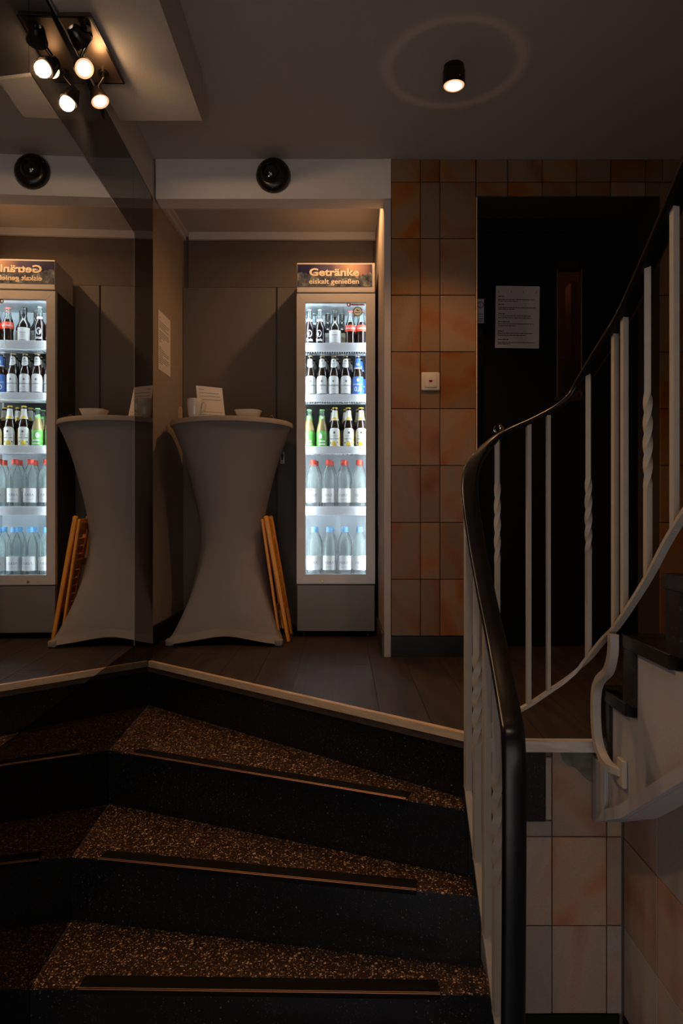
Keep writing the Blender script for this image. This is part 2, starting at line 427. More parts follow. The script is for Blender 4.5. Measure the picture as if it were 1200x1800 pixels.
def left_wall():
    mb = MB()
    ys = (-1.0, 3.035)
    pts = [(XW(ys[0])-.009, ys[0], ZLOW-.05), (XW(ys[1])-.009, ys[1], ZLOW-.05), (XW(ys[1])-.30, ys[1], ZLOW-.05), (XW(ys[0])-.30, ys[0], ZLOW-.05)]
    mb.prism(pts, (0, 0, BEAM-ZLOW+.05))
    # painted strip above the panels
    pts = [(XW(ys[0])+.002, ys[0], BEAM), (XW(YP+.1)+.002, YP+.1, BEAM), (XW(YP)-.30, YP+.1, BEAM), (XW(ys[0])-.30, ys[0], BEAM)]
    mb.prism(pts, (0, 0, CEIL-BEAM+.05))
    w = structure(mb.build('wall_left', M['white']), 'left wall clad in black glass panels with a pale painted strip on top', 'wall')
    for a, b in ((-1.0, .75), (.752, 1.735), (1.737, 2.712), (2.714, 3.035)):
        MB().prism([(XW(a), a, ZLOW), (XW(b), b, ZLOW), (XW(b)-.008, b, ZLOW), (XW(a)-.008, a, ZLOW)], (0, 0, BEAM-ZLOW-.001)).build('panel', M['blackglass'], w)
left_wall()

def mirror():
    t = thing('wall_mirror', 'large frameless mirror on the left wall above the winder steps', 'mirror', (XW(2.2), 2.2, .11))
    yz = [(2.708, .117), (2.708, 1.757), (1.737, 1.765), (1.50, 1.60), (1.2, 1.40), (1.0, 1.40), (1.0, .105)]
    bm = MB(); n = len(yz); cy = sum(p[0] for p in yz)/n; cz = sum(p[1] for p in yz)/n
    def loc(y, z, d): return Vector((XW(y)+d - t.location.x, y-2.2, z-.11))
    back = [bm.bm.verts.new(loc(y, z, .0005)) for y, z in yz]
    rim = [bm.bm.verts.new(loc(y, z, .004)) for y, z in yz]
    inn = []
    for i, (y, z) in enumerate(yz):
        a = Vector(yz[i-1]); b = Vector(yz[i]); c = Vector(yz[(i+1) % n])
        d1 = (b-a).normalized(); d2 = (c-b).normalized()
        n1 = Vector((d1.y, -d1.x)); n2 = Vector((d2.y, -d2.x))
        m = (n1+n2).normalized(); k = .007/max(.4, m.dot(n1))
        q = b + m*k
        if (q-Vector((cy, cz))).length > (b-Vector((cy, cz))).length: q = b - m*k
        inn.append(bm.bm.verts.new(loc(min(q.x, 2.701), q.y if z > .2 else z, .006)))
    bm.bm.faces.new(back); bm.bm.faces.new(inn)
    for i in range(n):
        j = (i+1) % n
        bm.bm.faces.new([back[i], back[j], rim[j], rim[i]]); bm.bm.faces.new([rim[i], rim[j], inn[j], inn[i]])
    bm.build('mirror_glass', M['mirror'], t)
    e = MB(); e.prism([loc(2.7085, .117, .0005), loc(2.7110, .117, .0005), loc(2.7110, .117, .0055), loc(2.7085, .117, .0055)], (0, 0, 1.64)); e.build('bevel_glint', M['edge'], t)  # pale strip draws the bright line along the bevel
mirror()

def ceiling_and_beam():
    mb = MB()
    mb.box(-1.3, .72, -1.0, 3.95, CEIL, CEIL+.1)
    mb.box(.72, 1.80, 1.70, 3.95, CEIL, CEIL+.1)
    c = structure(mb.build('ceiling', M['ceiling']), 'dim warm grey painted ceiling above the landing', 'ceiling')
    MB().box(-.832, NXR, YP, YP+.10, BEAM, CEIL-.001).box(NXR, .2205, YP-.002, YP+.10, BEAM, CEIL-.001)
    mb = MB(); mb.box(-.828, NXR-.003, YP, YP+.10, BEAM, CEIL-.0005); mb.box(NXR-.003, .2205, YP-.003, YP+.10, BEAM, CEIL-.0005)
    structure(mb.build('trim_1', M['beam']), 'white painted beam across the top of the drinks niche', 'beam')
    mb = MB(); mb.box(-.790, -.498, -1.0, 2.44, BEAM+.0015, CEIL-.0005)
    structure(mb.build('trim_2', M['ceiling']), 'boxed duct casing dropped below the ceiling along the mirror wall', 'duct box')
    # stair shaft above the upper flight
    mb = MB(); mb.box(.72, 1.80, -1.0, 1.70, 4.2, 4.3); mb.box(.62, .719, -1.0, 1.70, CEIL+.1, 4.2); mb.box(.72, 1.80, 1.70, 1.80, CEIL+.1, 4.2); mb.box(.72, 1.8, -1.1, -1.0, 1.2, 4.2)
    structure(mb.build('wall_shaft', M['white']), 'pale walls of the stairwell rising above the upper flight', 'wall')
ceiling_and_beam()

def niche():
    mb = MB()
    mb.prism([(XN(YP+.0), 3.036, 0), (XN(YB), YB+.05, 0), (XN(YB)-.12, YB+.05, 0), (XN(YP)-.12, 3.036, 0)], (0, 0, CEIL-.001))
    w = structure(mb.build('wall_niche_left', M['tan']), 'beige side wall of the drinks niche beside the high table', 'wall')
    mb = MB(); mb.prism([(XN(YP)+.012, 3.04, .0005), (XN(YB)+.012, YB-.012, .0005), (XN(YB)+.0005, YB-.012, .0005), (XN(YP)+.0005, 3.04, .0005)], (0, 0, .095))
    structure(mb.build('baseboard_left', M['base']), 'black skirting along the beige niche wall', 'skirting')
    mb = MB()
    for a, h, d in ((0, .042, .018), (1, .020, .034)):
        mb.prism([(XN(YP)+.0005, YP+.101, CEIL-h), (XN(YB)+.0005, YB-.014, CEIL-h), (XN(YB)+d, YB-.014, CEIL-h), (XN(YP)+d, YP+.101, CEIL-h)], (0, 0, h-.001))
    mb.box(XN(YB)+.036, NXR-.002, YB-.034, YB-.0125, CEIL-.042, CEIL-.001)
    structure(mb.build('trim_3', M['white']), 'pale cornice strip running around the niche ceiling', 'cornice')
    # right side wall of the niche
    mb = MB(); mb.box(NXR, .219, YP+.002, YB+.05, 0, CEIL-.001)
    structure(mb.build('wall_niche_right', M['tan']), 'narrow beige side wall between fridge and tiled pillar', 'wall')
    mb = MB(); mb.box(NXR-.002, .2205, YP-.004, YP+.0015, .0, BEAM-.001, bev=.002)
    structure(mb.build('trim_4', M['plaster']), 'grey painted edge post at the tiled pillar', 'trim')
    mb = MB(); mb.box(NXR-.011, NXR-.0025, YP+.003, YB-.002, .0005, .10)
    structure(mb.build('baseboard_right', M['darkwood']), 'dark skirting at the foot of the niche side wall', 'skirting')
    # back of the niche with built-in cupboard fronts
    mb = MB(); mb.box(XN(YB)-.1, NXR, YB+.004, YB+.05, -.028, CEIL-.001)
    structure(mb.build('wall_niche_back', M['header']), 'brown back wall of the niche above the cupboard doors', 'wall')
    t = thing('built_in_cupboard', 'taupe built-in cupboard fronts behind the high table', 'cupboard', (-.35, YB, 0))
    x = lambda u: (u-600)/1200*YB + .35
    zt = CAMZ+(900-507)/1200*YB
    MB().box(XN(YB)+.001+.35, x(485.2), -.016, .003, .012, zt, bev=.001).build('door', M['panel'], t)
    d = MB().box(x(488), NXR-.013+.35, -.016, .003, .012, zt, bev=.001).build('door', M['panel'], t)
    MB().box(x(331.5), NXR-.013+.35, -.010, .003, zt+.003, CEIL-.043, bev=.001).build('header_panel', M['header'], t)
    MB().box(XN(YB)+.022+.35, x(330), -.004, .003, zt+.003, CEIL-.043).build('filler_strip', M['header'], t)
    # lock plate
    c = at(496, 804.5, YB-.018)
    lp = MB().box(c.x+.35-.0125, c.x+.35+.0125, -.0185, -.0162, c.z-.034, c.z+.034, bev=.001).build('lock_plate', M['steel'], d)
    mb = MB()
    mb.lathe([(.008, 0), (.008, .001)], 14, (c.x+.35, -.0186, c.z+.012), axis=(0, -1, 0))
    mb.box(c.x+.345-.0002, c.x+.355, -.0198, -.0186, c.z-.014, c.z+.012)
    mb.lathe([(.0035, 0), (.0035, .001)], 10, (c.x+.35, -.0186, c.z-.025), axis=(0, -1, 0))
    mb.lathe([(.0035, 0), (.0035, .001)], 10, (c.x+.35, -.0186, c.z+.027), axis=(0, -1, 0))
    mb.build('key_slot', M['black'], d)
niche()

def tile(parent, x0, x1, z0, z1, y=YP, g=.0016, th=.011, m='tile'):
    j = random.uniform(-.0008, .0008)
    cx, cz = (x0+x1)/2, (z0+z1)/2
    hw, hh = (x1-x0)/2-g, (z1-z0)/2-g
    me = MB().box(-hw, hw, 0, th, -hh, hh, bev=.0012).mesh('tile')
    o = link('tile', me, M[m], parent); o.location = (cx, y+j, cz)
    return o

def back_wall():
    XD0, XD1 = .6, 1.42          # door recess
    mb = MB()
    mb.box(.2215, XD0, YP+.010, 3.95, 0, CEIL-.0005)
    mb.box(XD0, XD1, YP+.010, 3.40, 2.056, CEIL-.0005)
    mb.box(XD1, 1.80, YP+.010, 3.95, 0, CEIL-.0005)
    w = structure(mb.build('wall_back', M['grout']), 'sandstone tiled wall around the lift door', 'wall')
    zr = [CAMZ+(900-v)/1200*YP for v in (279.5, 320, 419.5, 519, 618.5, 718.5, 818.5, 918.5, 1018.5, 1118)]
    xs = [.2215] + [(u-600)/1200*YP for u in (738.5, 773)] + [XD0-.001]
    for a in range(9):
        for c in range(3):
            tile(w, xs[c], xs[c+1], zr[a+1], zr[a])
    # return edge tiles of the pillar towards the door
    for a in range(9):
        me = MB().box(0, .010, YP+.012, 3.27, zr[a+1]+.0016, zr[a]-.0016 if a else zr[0]-.172, bev=.001).mesh('tile') if (a or True) else None
        if a == 0: continue
        o = link('tile', me, M['tile'], w); o.location = (XD0-.0003, 0, 0)
    xs2 = [(u-600)/1200*YP for u in (836.5, 892, 953, 1013, 1073, 1134)] + [XD1+.012, XD1+.17, XD1+.33]
    for i in range(len(xs2)-1):
        tile(w, xs2[i], xs2[i+1], zr[1], zr[0])
        if xs2[i+1] < XD1+.03: tile(w, xs2[i], xs2[i+1], 2.056, zr[1])
    xs3 = [XD1, XD1+.15, XD1+.33]
    for a in range(1, 9):
        for c in range(2): tile(w, xs3[c], xs3[c+1], zr[a+1], zr[a])
    structure(MB().box(XD0-.0005, XD0+.0045, YP-.0015, YP+.0118, .10, 2.05).build('trim_8', M['lightwood']), 'thin pale strip for the lit tile edge on the pillar beside the lift door', 'trim')  # pale colour stands in for light catching the tile edges
    mb = MB(); mb.box(.2215, XD0+.011, YP-.003, YP+.0095, .0005, zr[9]-.001)
    structure(mb.build('baseboard_pillar', M['base']), 'black skirting at the foot of the tiled pillar', 'skirting')
    # right outer wall
    mb = MB(); mb.box(1.76, 1.86, -1.0, 3.95, ZLOW, 4.2)
    structure(mb.build('wall_right', M['tan']), 'outer wall beside the upper stair flight', 'wall')
    # unseen entrance wall behind the viewer, added so its doorway directs the daylight
    mb = MB(); mb.box(-.90, -.76, -1.1, -1.001, ZLOW, CEIL+.05); mb.box(.60, 1.76, -1.1, -1.001, ZLOW, CEIL+.05); mb.box(-.76, .60, -1.1, -1.001, 1.12, CEIL+.05)
    structure(mb.build('wall_front', M['white']), 'unseen entrance wall added with an open doorway to direct the daylight', 'wall')
    # lift door ------------------------------------------------------------
    Y = 3.27
    d = thing('door_1', 'black lift door with narrow vertical window and a paper notice', 'door', (1.0, Y, 0)); d['kind'] = 'structure'
    X = lambda u: (u-600)/1200*Y - 1.0
    Z = lambda v: CAMZ+(900-v)/1200*Y
    XL, XR = XD0+.011-1.0, XD1-1.0-.001
    mb = MB(); mb.box(XL, X(853), 0, .10, .001, 2.054); mb.box(XR-.06, XR, 0, .10, .001, 2.054); mb.box(X(853), XR-.06, 0, .10, 1.99, 2.054)
    mb.build('door_frame', M['doorblack'], d)
    wx0, wx1, wz0, wz1 = X(979), X(1023.5), Z(697), Z(472)
    mb = MB(); a, b = X(853.7), XR-.062
    mb.box(a, wx0, .012, .05, .006, 1.988); mb.box(wx1, b, .012, .05, .006, 1.988)
    mb.box(wx0, wx1, .012, .05, .006, wz0); mb.box(wx0, wx1, .012, .05, wz1, 1.988)
    leaf = mb.build('door_leaf', M['doorblack'], d)
    MB().box(wx0+.0005, wx1-.0005, .026, .030, wz0+.0005, wz1-.0005).build('pane', M['pane'], leaf)
    for q in (wx0, wx1-.004):
        MB().box(q, q+.004, .006, .0255, wz0+.001, wz1-.001).build('window_strip', M['brass'], leaf)
    mb = MB(); mb.box(wx0-.01, wx1+.01, .004, .0118, wz0-.02, wz0-.001); mb.build('window_sill', M['black'], leaf)
    mb = MB(); mb.box(wx0+.006, wx1-.012, .006, .0118, wz1+.002, wz1+.038); mb.build('name_plate', M['base'], leaf)
    k = at(879, 752, Y-.04)
    mb = MB(); c = (k.x-1.0, 0, k.z)
    mb.lathe([(.022, -.012), (.022, -.006), (.010, -.004), (.009, .02)], 20, c, axis=(0, -1, 0))
    mb.lathe([(0, .013)] + [(.0245*math.sin(PI*i/12), .0365-.0245*math.cos(PI*i/12)) for i in range(1, 12)] + [(0, .061)], 20, c, axis=(0, -1, 0))
    mb.build('door_knob', M['chrome'], d, smooth=True)
    # lift cabin seen through the window
    mb = MB(); mb.box(-.38, .41, .86, .88, 0, 2.2); mb.box(-.38, -.36, .12, .86, 0, 2.2); mb.box(.41, .43, .12, .86, 0, 2.2); mb.box(-.38, .43, .12, .88, 2.2, 2.22)
    cab = mb.build('lift_cabin', M['coppersheet'], d)
    MB().box(-.36, .41, .82, .85, 1.48, 1.56).build('cabin_rail', M['brass'], cab)
    MB().box(.30, .34, .60, .70, .2, 1.95).build('cabin_post', M['brass'], cab)
    lamp('cabin_fill', 'POINT', (1.05, Y+.5, 2.1), .28, size=.05)  # added lamp, brightens the cabin behind the window
    # sticker and call panel on the frame
    s = thing('pictogram_sticker', 'small white pictogram sticker on the lift door frame', 'sticker', (X(844)+1.0, Y, Z(547)))
    MB().box(-.0165, .0165, -.0012, -.0004, -.058, .058).build('sheet', M['paper_cool'], s)
    mb = MB(); mb.lathe([(.0125, 0), (.0125, .0006), (.016, .0006), (.016, 0)], 24, (0, -.0012, .030), caps=False, axis=(0, -1, 0)); mb.build('ring_print', M['ink_dark'], s)
    mb = MB(); mb.box(-.002, .002, -.0018, -.0013, .018, .042, rot=None)
    for i in range(4): mb.box(-.012, .012, -.0018, -.0013, -.016-.011*i, -.0125-.011*i)
    mb.build('line_print', M['ink_grey'], s)['kind'] = 'stuff'
    s = thing('call_panel', 'dark narrow call panel below the pictogram sticker on the door frame', 'control panel', (X(843)+1.0, Y, Z(606)))
    MB().box(-.0145, .0145, -.008, -.0004, -.105, .075, bev=.002).build('plate', M['base'], s)
    for z in (.02, -.03): MB().box(-.008, .008, -.010, -.0081, z-.012, z+.012, bev=.001).build('button', M['darksteel'], s)
    # notice on the door
    a = at(909, 557.5, Y+.0115)
    s = thing('paper_notice', 'white sheet with paragraphs of small print taped to the black lift door', 'notice', (a.x, Y+.012, a.z), (0, math.radians(.8), 0))
    MB().box(-.1055, .1055, -.0012, -.0004, -.149, .149).build('sheet', M['paper_cool'], s)
    mb = MB(); rows = []
    for v, w_, h in ((315, .15, 1), (380, .93, 0), (413, .5, 0), (486, .17, 1), (550, .97, 0), (583, .43, 0), (685, .18, 1), (725, .86, 0), (767, .86, 0), (852, .3, 1), (893, .92, 0), (935, .46, 0), (1048, .15, 1), (1090, .9, 0), (1132, .72, 0), (1223, .28, 1), (1283, .95, 0), (1316, .33, 0)):
        z = .149 - (v-95)/1305*.298; x = -.0935
        end = -.0935 + .187*w_
        while x < end - .002:
            l = min(random.uniform(.006, .020), end-x)
            mb.box(x, x+l, -.0016, -.0013, z-.0018, z+.0018 + (.0006 if h else 0)); x += l+.0022
    for x in (-.091, -.031, .026, .089): mb.box(x-.0012, x+.0012, -.0016, -.0013, .116, .126)
    mb.build('print', M['ink_dark'], s)['kind'] = 'stuff'
    # light switch on the pillar
    c = at(756, 671, YP)
    s = thing('light_switch', 'cream square light switch with a red pilot window on the tiled pillar', 'switch', (c.x, YP-.001, c.z))
    MB().box(-.041, .041, -.011, -.0004, -.041, .041, bev=.006, seg=3).build('frame', M['switch'], s, smooth=True)
    r = MB().box(-.028, .028, -.015, -.0102, -.028, .028, bev=.003, seg=2).build('rocker', M['switch'], s, smooth=True)
    MB().box(-.0075, .0075, -.0158, -.0145, -.005, .005).build('pilot_window', M['redlamp'], r)
back_wall()

def left_notice():
    y0, y1 = 3.415, 3.62
    zc = at(279, 598, 3.415).z
    t = thing('paper_notice', 'white sheet of small print pinned to the beige niche wall', 'notice', (XN(3.497), 3.497, zc))
    ang = math.atan(.033)
    R = Matrix.Rotation(-ang, 3, 'Z')
    MB().box(.0006, .0014, -.105, .105, -.1485, .1485, rot=R).build('sheet', M['paper'], t)
    mb = MB(); z = .115
    for w_ in (.12, 0, .95, .9, .6, .9, 0, .9, .95, .9, .5, .15, .2, 0, 0, .15, .5, .95, .9, .3, .9, .95, .8, .3):
        if w_: 
            y = -.09; e = -.09+.18*w_
            while y < e-.002:
                l = min(random.uniform(.01, .03), e-y); mb.box(.0015, .0018, y, y+l, z-.0016, z+.0016, rot=R); y += l+.003
        z -= .0098
    mb.build('print', M['ink_grey'], t)['kind'] = 'stuff'
left_notice()

# ------------------------------------------------------------------ floors and stairs
def front_y(x):
    pts = [(-1.0, NOS[0][0][1]+.135), NOS[0][0], NOS[0][1], (.43, 1.937), (.72, 1.925), (.721, 1.88), (1.76, 1.88)]
    for (a, b), (c, d) in zip(pts, pts[1:]):
        if x <= c: return b+(d-b)*(x-a)/(c-a) if c > a else d
    return pts[-1][1]
def landing():
    brk = sorted(set([-.94, NOS[0][0][0], .36, .43, .72, .7205, 1.76]))
    pts = [(x, front_y(x)+.012) for x in brk]
    mb = MB(); mb.prism([(x, y, -.03) for x, y in pts] + [(1.76, 3.95, -.03), (-.94, 3.95, -.03)], (0, 0, .02))
    f = structure(mb.build('floor', M['black']), 'landing floor of dark brown wood look planks', 'floor')
    w = .152; x = -.94; i = 0
    while x < 1.755:
        x1 = min(x+w, 1.757)
        xs = [x+.0006] + [b for b in brk if x+.002 < b < x1-.002] + [x1-.0006]
        yb = 3.86 if x < .2 else 3.36
        o = [(q, front_y(q)+.019, -.009) for q in xs] + [(xs[-1], yb, -.009), (xs[0], yb, -.009)]
        # planks run towards the back wall, butt joints staggered
        ys = [2.75 + .35*((i*37) % 5)/5]
        lo = [(q, min(front_y(q)+.019, ys[0]-.01), -.009) for q in xs] + [(xs[-1], ys[0], -.009), (xs[0], ys[0], -.009)]
        if front_y(xs[0])+.1 < ys[0]:
            MB().prism(lo, (0, 0, .009)).build('plank', M['plank'], f)
            MB().prism([(xs[0], ys[0]+.0012, -.009), (xs[-1], ys[0]+.0012, -.009), (xs[-1], yb, -.009), (xs[0], yb, -.009)], (0, 0, .009)).build('plank', M['plank'], f)
        else:
            MB().prism(o, (0, 0, .009)).build('plank', M['plank'], f)
        x = x1; i += 1
    # light wood edging of the landing
    def edge(name, a, b, mat_, z0, z1, dep, lab, cat):
        a = Vector((*a, 0)); b = Vector((*b, 0)); d = (b-a).normalized(); nrm = Vector((-d.y, d.x, 0))
        if nrm.y < 0: nrm = -nrm
        o = MB().prism([a+nrm*dep[0]+Vector((0, 0, z0)), b+nrm*dep[0]+Vector((0, 0, z0)), b+nrm*dep[1]+Vector((0, 0, z0)), a+nrm*dep[1]+Vector((0, 0, z0))], (0, 0, z1-z0)).build(name, mat_)
        return structure(o, lab, cat)
    A, B = NOS[0][0], NOS[0][1]
    edge('trim_5', (A[0]+.004, A[1]-.003), B, M['lightwood'], -.020, .004, (-.004, .016), 'light wood edging along the slanting front of the landing', 'edging')
    edge('trim_6', (A[0]-.012, A[1]+.009), B, M['darkwood'], -.042, -.0205, (0, .03), 'dark brown strip for the shadow gap under the light edging of the landing', 'edging')  # dark colour stands for the shade in the gap below the edging
    edge('trim_7', (.40, 1.919), (.712, 1.914), M['daylit_wood'], -.026, .004, (-.004, .022), 'short light wood edging above the stairwell opening', 'edging')  # daylight on the front face is put into the wood colour
landing()

def stairs():
    t = thing('stairs_lower', 'black terrazzo winder steps with black nosing strips leading to the landing', 'stairs', (0, 0, 0)); t['kind'] = 'structure'
    for k in range(1, 5):
        (A, B, z) = NOS[k]; (A0, B0, z0) = NOS[k-1]
        A = Vector((*A, 0)); B = Vector((*B, 0)); A0 = Vector((*A0, 0)); B0 = Vector((*B0, 0))
        A0 = Vector((XW(A0.y+.03)+.001, A0.y+.03, 0)); A = Vector((A.x+.001, A.y, 0)); Z = Vector((0, 0, z))
        B0 = B0 + Vector((.02, .03, 0))
        q = Vector((0, 0, .004)); tr = MB().prism([A+Z-q, B+Z-q, B0+Z-q, A0+Z-q], (0, 0, .004)).build('tread', M['terr_tread'], t)
        d = (B-A).normalized(); n = Vector((-d.y, d.x, 0))
        # rubber nosing strip with a worn copper edge
        L = (B-A).length; p0 = A+d*L*(.075+.03*(k == 3)); p1 = A+d*L*(.865+.02*(k == 3))
        ns = MB()
        ns.prism([p0-n*.004+Z+Vector((0, 0, -.012)), p1-n*.004+Z+Vector((0, 0, -.012)), p1-n*.0005+Z+Vector((0, 0, -.012)), p0-n*.0005+Z+Vector((0, 0, -.012))], (0, 0, .0165))
        ns.prism([p0-n*.0005+Z+Vector((0, 0, .0005)), p1-n*.0005+Z+Vector((0, 0, .0005)), p1+n*.045+Z+Vector((0, 0, .0005)), p0+n*.045+Z+Vector((0, 0, .0005))], (0, 0, .004))
        s = ns.build('nosing_strip', M['rubber'], tr)
        MB().prism([p0-n*.0055+Z+Vector((0, 0, .0015)), p1-n*.0055+Z+Vector((0, 0, .0015)), p1-n*.0015+Z+Vector((0, 0, .0047)), p0-n*.0015+Z+Vector((0, 0, .0047))], (0, 0, .0007)).build('copper_edge', M['copper'], tr)
    for k in range(0, 5):
        A, B, z = NOS[k]; A = Vector((*A, 0)); B = Vector((*B, 0))
        zt = z-.0045 if k else -.0425
        zb = NOS[k+1][2]+.0005 if k < 4 else ZLOW
        d = (B-A).normalized(); n = Vector((-d.y, d.x, 0))
        off = .006 if k == 0 else .0005; a = A+n*off-d*.014; b = B+n*off+d*.01
        MB().prism([a+Vector((0, 0, zb)), b+Vector((0, 0, zb)), b+n*.022+Vector((0, 0, zb)), a+n*.022+Vector((0, 0, zb))], (0, 0, zt-zb)).build('riser', M['terr_black'], t)
    MB().box(.349, .3945, 1.934, 2.06, ZLOW, -.044).build('step_side', M['terr_black'], t)
    # lower floor
    mb = MB(); mb.box(-.9, 1.76, -1.0, 2.0, ZLOW-.06, ZLOW)
    structure(mb.build('floor_lower', M['terr_black']), 'dark stone floor at the foot of the stairs', 'floor')
stairs()

def well_wall():
    Y = 1.945
    mb = MB(); mb.box(.395, .875, Y+.013, Y+.08, ZLOW, -.033); mb.box(.395, .80, Y+.010, Y+.03, ZLOW, -.033)
    w = structure(mb.build('wall_well', M['grout_pale']), 'tiled front wall below the landing beside the stair well', 'wall')
    x = lambda u: (u-600)/1200*Y
    zr = [-.031, -.2790, -.5325, -.7835]
    cols = [.395, .44, x(970), x(1066), .799]
    for a in range(3):
        for c in range(4):
            if a == 0 and c < 2: continue
            tile(w, cols[c], cols[c+1], zr[a+1], zr[a], Y, th=.010, m='tile_pale')
    # beside the steps: narrow cut tile, black terrazzo skirting piece, grey mortar patch
    tile(w, x(958), x(970), -.232, zr[0]-.02, Y, th=.010, m='tile_pale')
    tile(w, x(905), x(970), zr[1], -.234, Y, th=.010, m='tile_pale')
    MB().box(.395, x(957.5), Y-.006, Y+.0095, -.232, -.032).build('terrazzo_skirting', M['terr_black'], w)
    mb = MB(); pts = [(985, 1322), (1049, 1322), (1049, 1376), (1036, 1374), (1022, 1362), (1012, 1350), (996, 1345), (988, 1336)]
    mb.prism([at(u, v, Y-.003) for u, v in pts], (0, .0025, 0)); mb.build('mortar_patch', M['mortar'], w)
    mb = MB(); mb.box(.395, .79, Y-.004, Y+.0095, ZLOW+.0005, zr[3]-.001)
    structure(mb.build('baseboard_well', M['base']), 'black base tiles at the foot of the well wall', 'skirting')
    # side wall under the upper flight
    X = .803
    mb = MB(); mb.box(X+.010, X+.07, .2, Y+.012, ZLOW, -.02)
    mb.prism([(X+.010, Y, -.02), (X+.010, .2, -.02), (X+.010, .2, .72), (X+.010, 1.44, .05), (X+.010, 1.728, -.02)], (.06, 0, 0))
    w2 = structure(mb.build('wall_well_side', M['grout_pale']), 'tiled side wall under the upper stair flight', 'wall')
    ys = [Y-.001, 1.738, 1.535, 1.30, 1.10, .9]
    zr2 = [.225, -.0255, -.2810, -.5345, -.785]
    for a in range(4):
        for c in range(5):
            hw, hh = (ys[c]-ys[c+1])/2-.0016, (zr2[a]-zr2[a+1])/2-.0016
            zc = (zr2[a]+zr2[a+1])/2
            if a == 0:
                if c < 2: continue
            me = MB().box(0, .009, -hw, hw, -hh, hh, bev=.0012).mesh('tile')
            o = link('tile', me, M['tile_pale'], w2); o.location = (X+random.uniform(-.0006, .0006), (ys[c]+ys[c+1])/2, zc)
    mb = MB(); mb.box(X-.004, X+.0095, .3, Y-.006, ZLOW+.0005, zr2[4]-.001)
    structure(mb.build('baseboard_well_side', M['base']), 'black base tiles at the foot of the side wall', 'skirting')
well_wall()

def upper_flight():
    t = thing('stairs_upper', 'upper stair flight with black terrazzo treads and a grey painted string', 'stairs', (0, 0, 0)); t['kind'] = 'structure'
    Yk = [1.880, 1.728, 1.500, 1.285, 1.07, .85, .63, .41]
    Zk = [.168, .338, .512, .69, .865, 1.04, 1.215, 1.39]
    X0, X1 = .722, 1.755
    for k in range(7):
        MB().box(X0-.012, X1, Yk[k+1]-.02, Yk[k]+.012, Zk[k]-.034, Zk[k], bev=.002).build('tread', M['terr_black'], t)
        zb = Zk[k-1]+.0005 if k else .0005
        mb = MB(); mb.box(X0-.010, X1, Yk[k]-.062, Yk[k], zb if k else -.04, Zk[k]-.0345); mb.build('riser', M['terr_black'], t)
    # painted string: zigzag top, sloping underside
    pts = [(1.932, -.231), (1.932, -.041), (1.8185, -.041)]
    for k in range(7):
        pts += [(Yk[k]-.0625, Zk[k]-.0345), (Yk[k+1]-.0205, Zk[k]-.0345)]
        if k < 6: pts += [(Yk[k+1]-.0205, Zk[k]+.0)]
    pts = [(1.932, -.231), (1.932, -.041)]
    pts += [(1.8180, -.041), (1.8180, Zk[0]-.035)]
    for k in range(1, 7):
        pts += [(Yk[k]-.0625, Zk[k-1]-.035), (Yk[k]-.0625, Zk[k]-.035)]
    pts += [(Yk[7], Zk[6]-.035), (Yk[7], Zk[6]-.42), (1.44, .071), (1.728, -.129)]
    MB().prism([(X0, y, z) for y, z in pts], (.075, 0, 0)).build('string', M['plaster'], t)
    # projecting band along the lower edge and pilaster at the start
    band = [(1.905, -.217), (1.728, -.1285), (1.44, .0715), (.9, .446), (.9, .485), (1.44, .108), (1.728, -.092), (1.845, -.158)]
    MB().prism([(X0-.016, y, z) for y, z in band], (.0155, 0, 0)).build('lower_band', M['plaster'], t)
    MB().prism([(X0-.012, 1.931, -.2305), (X0-.012, 1.845, -.1875), (X0-.012, 1.845, -.042), (X0-.012, 1.931, -.042)], (.0115, 0, 0)).build('string_end', M['plaster'], t)
    mb = MB(); mb.box(.80, X1, .41, 1.86, -.03, .0); 
    soff = [(1.90, -.213), (1.728, -.127), (1.44, .073), (.41, .797), (.41, .83), (1.44, .105), (1.728, -.095), (1.90, -.18)]
    MB().prism([(.80, y, z) for y, z in soff], (X1-.80, 0, 0)).build('soffit', M['plaster'], t)
upper_flight()

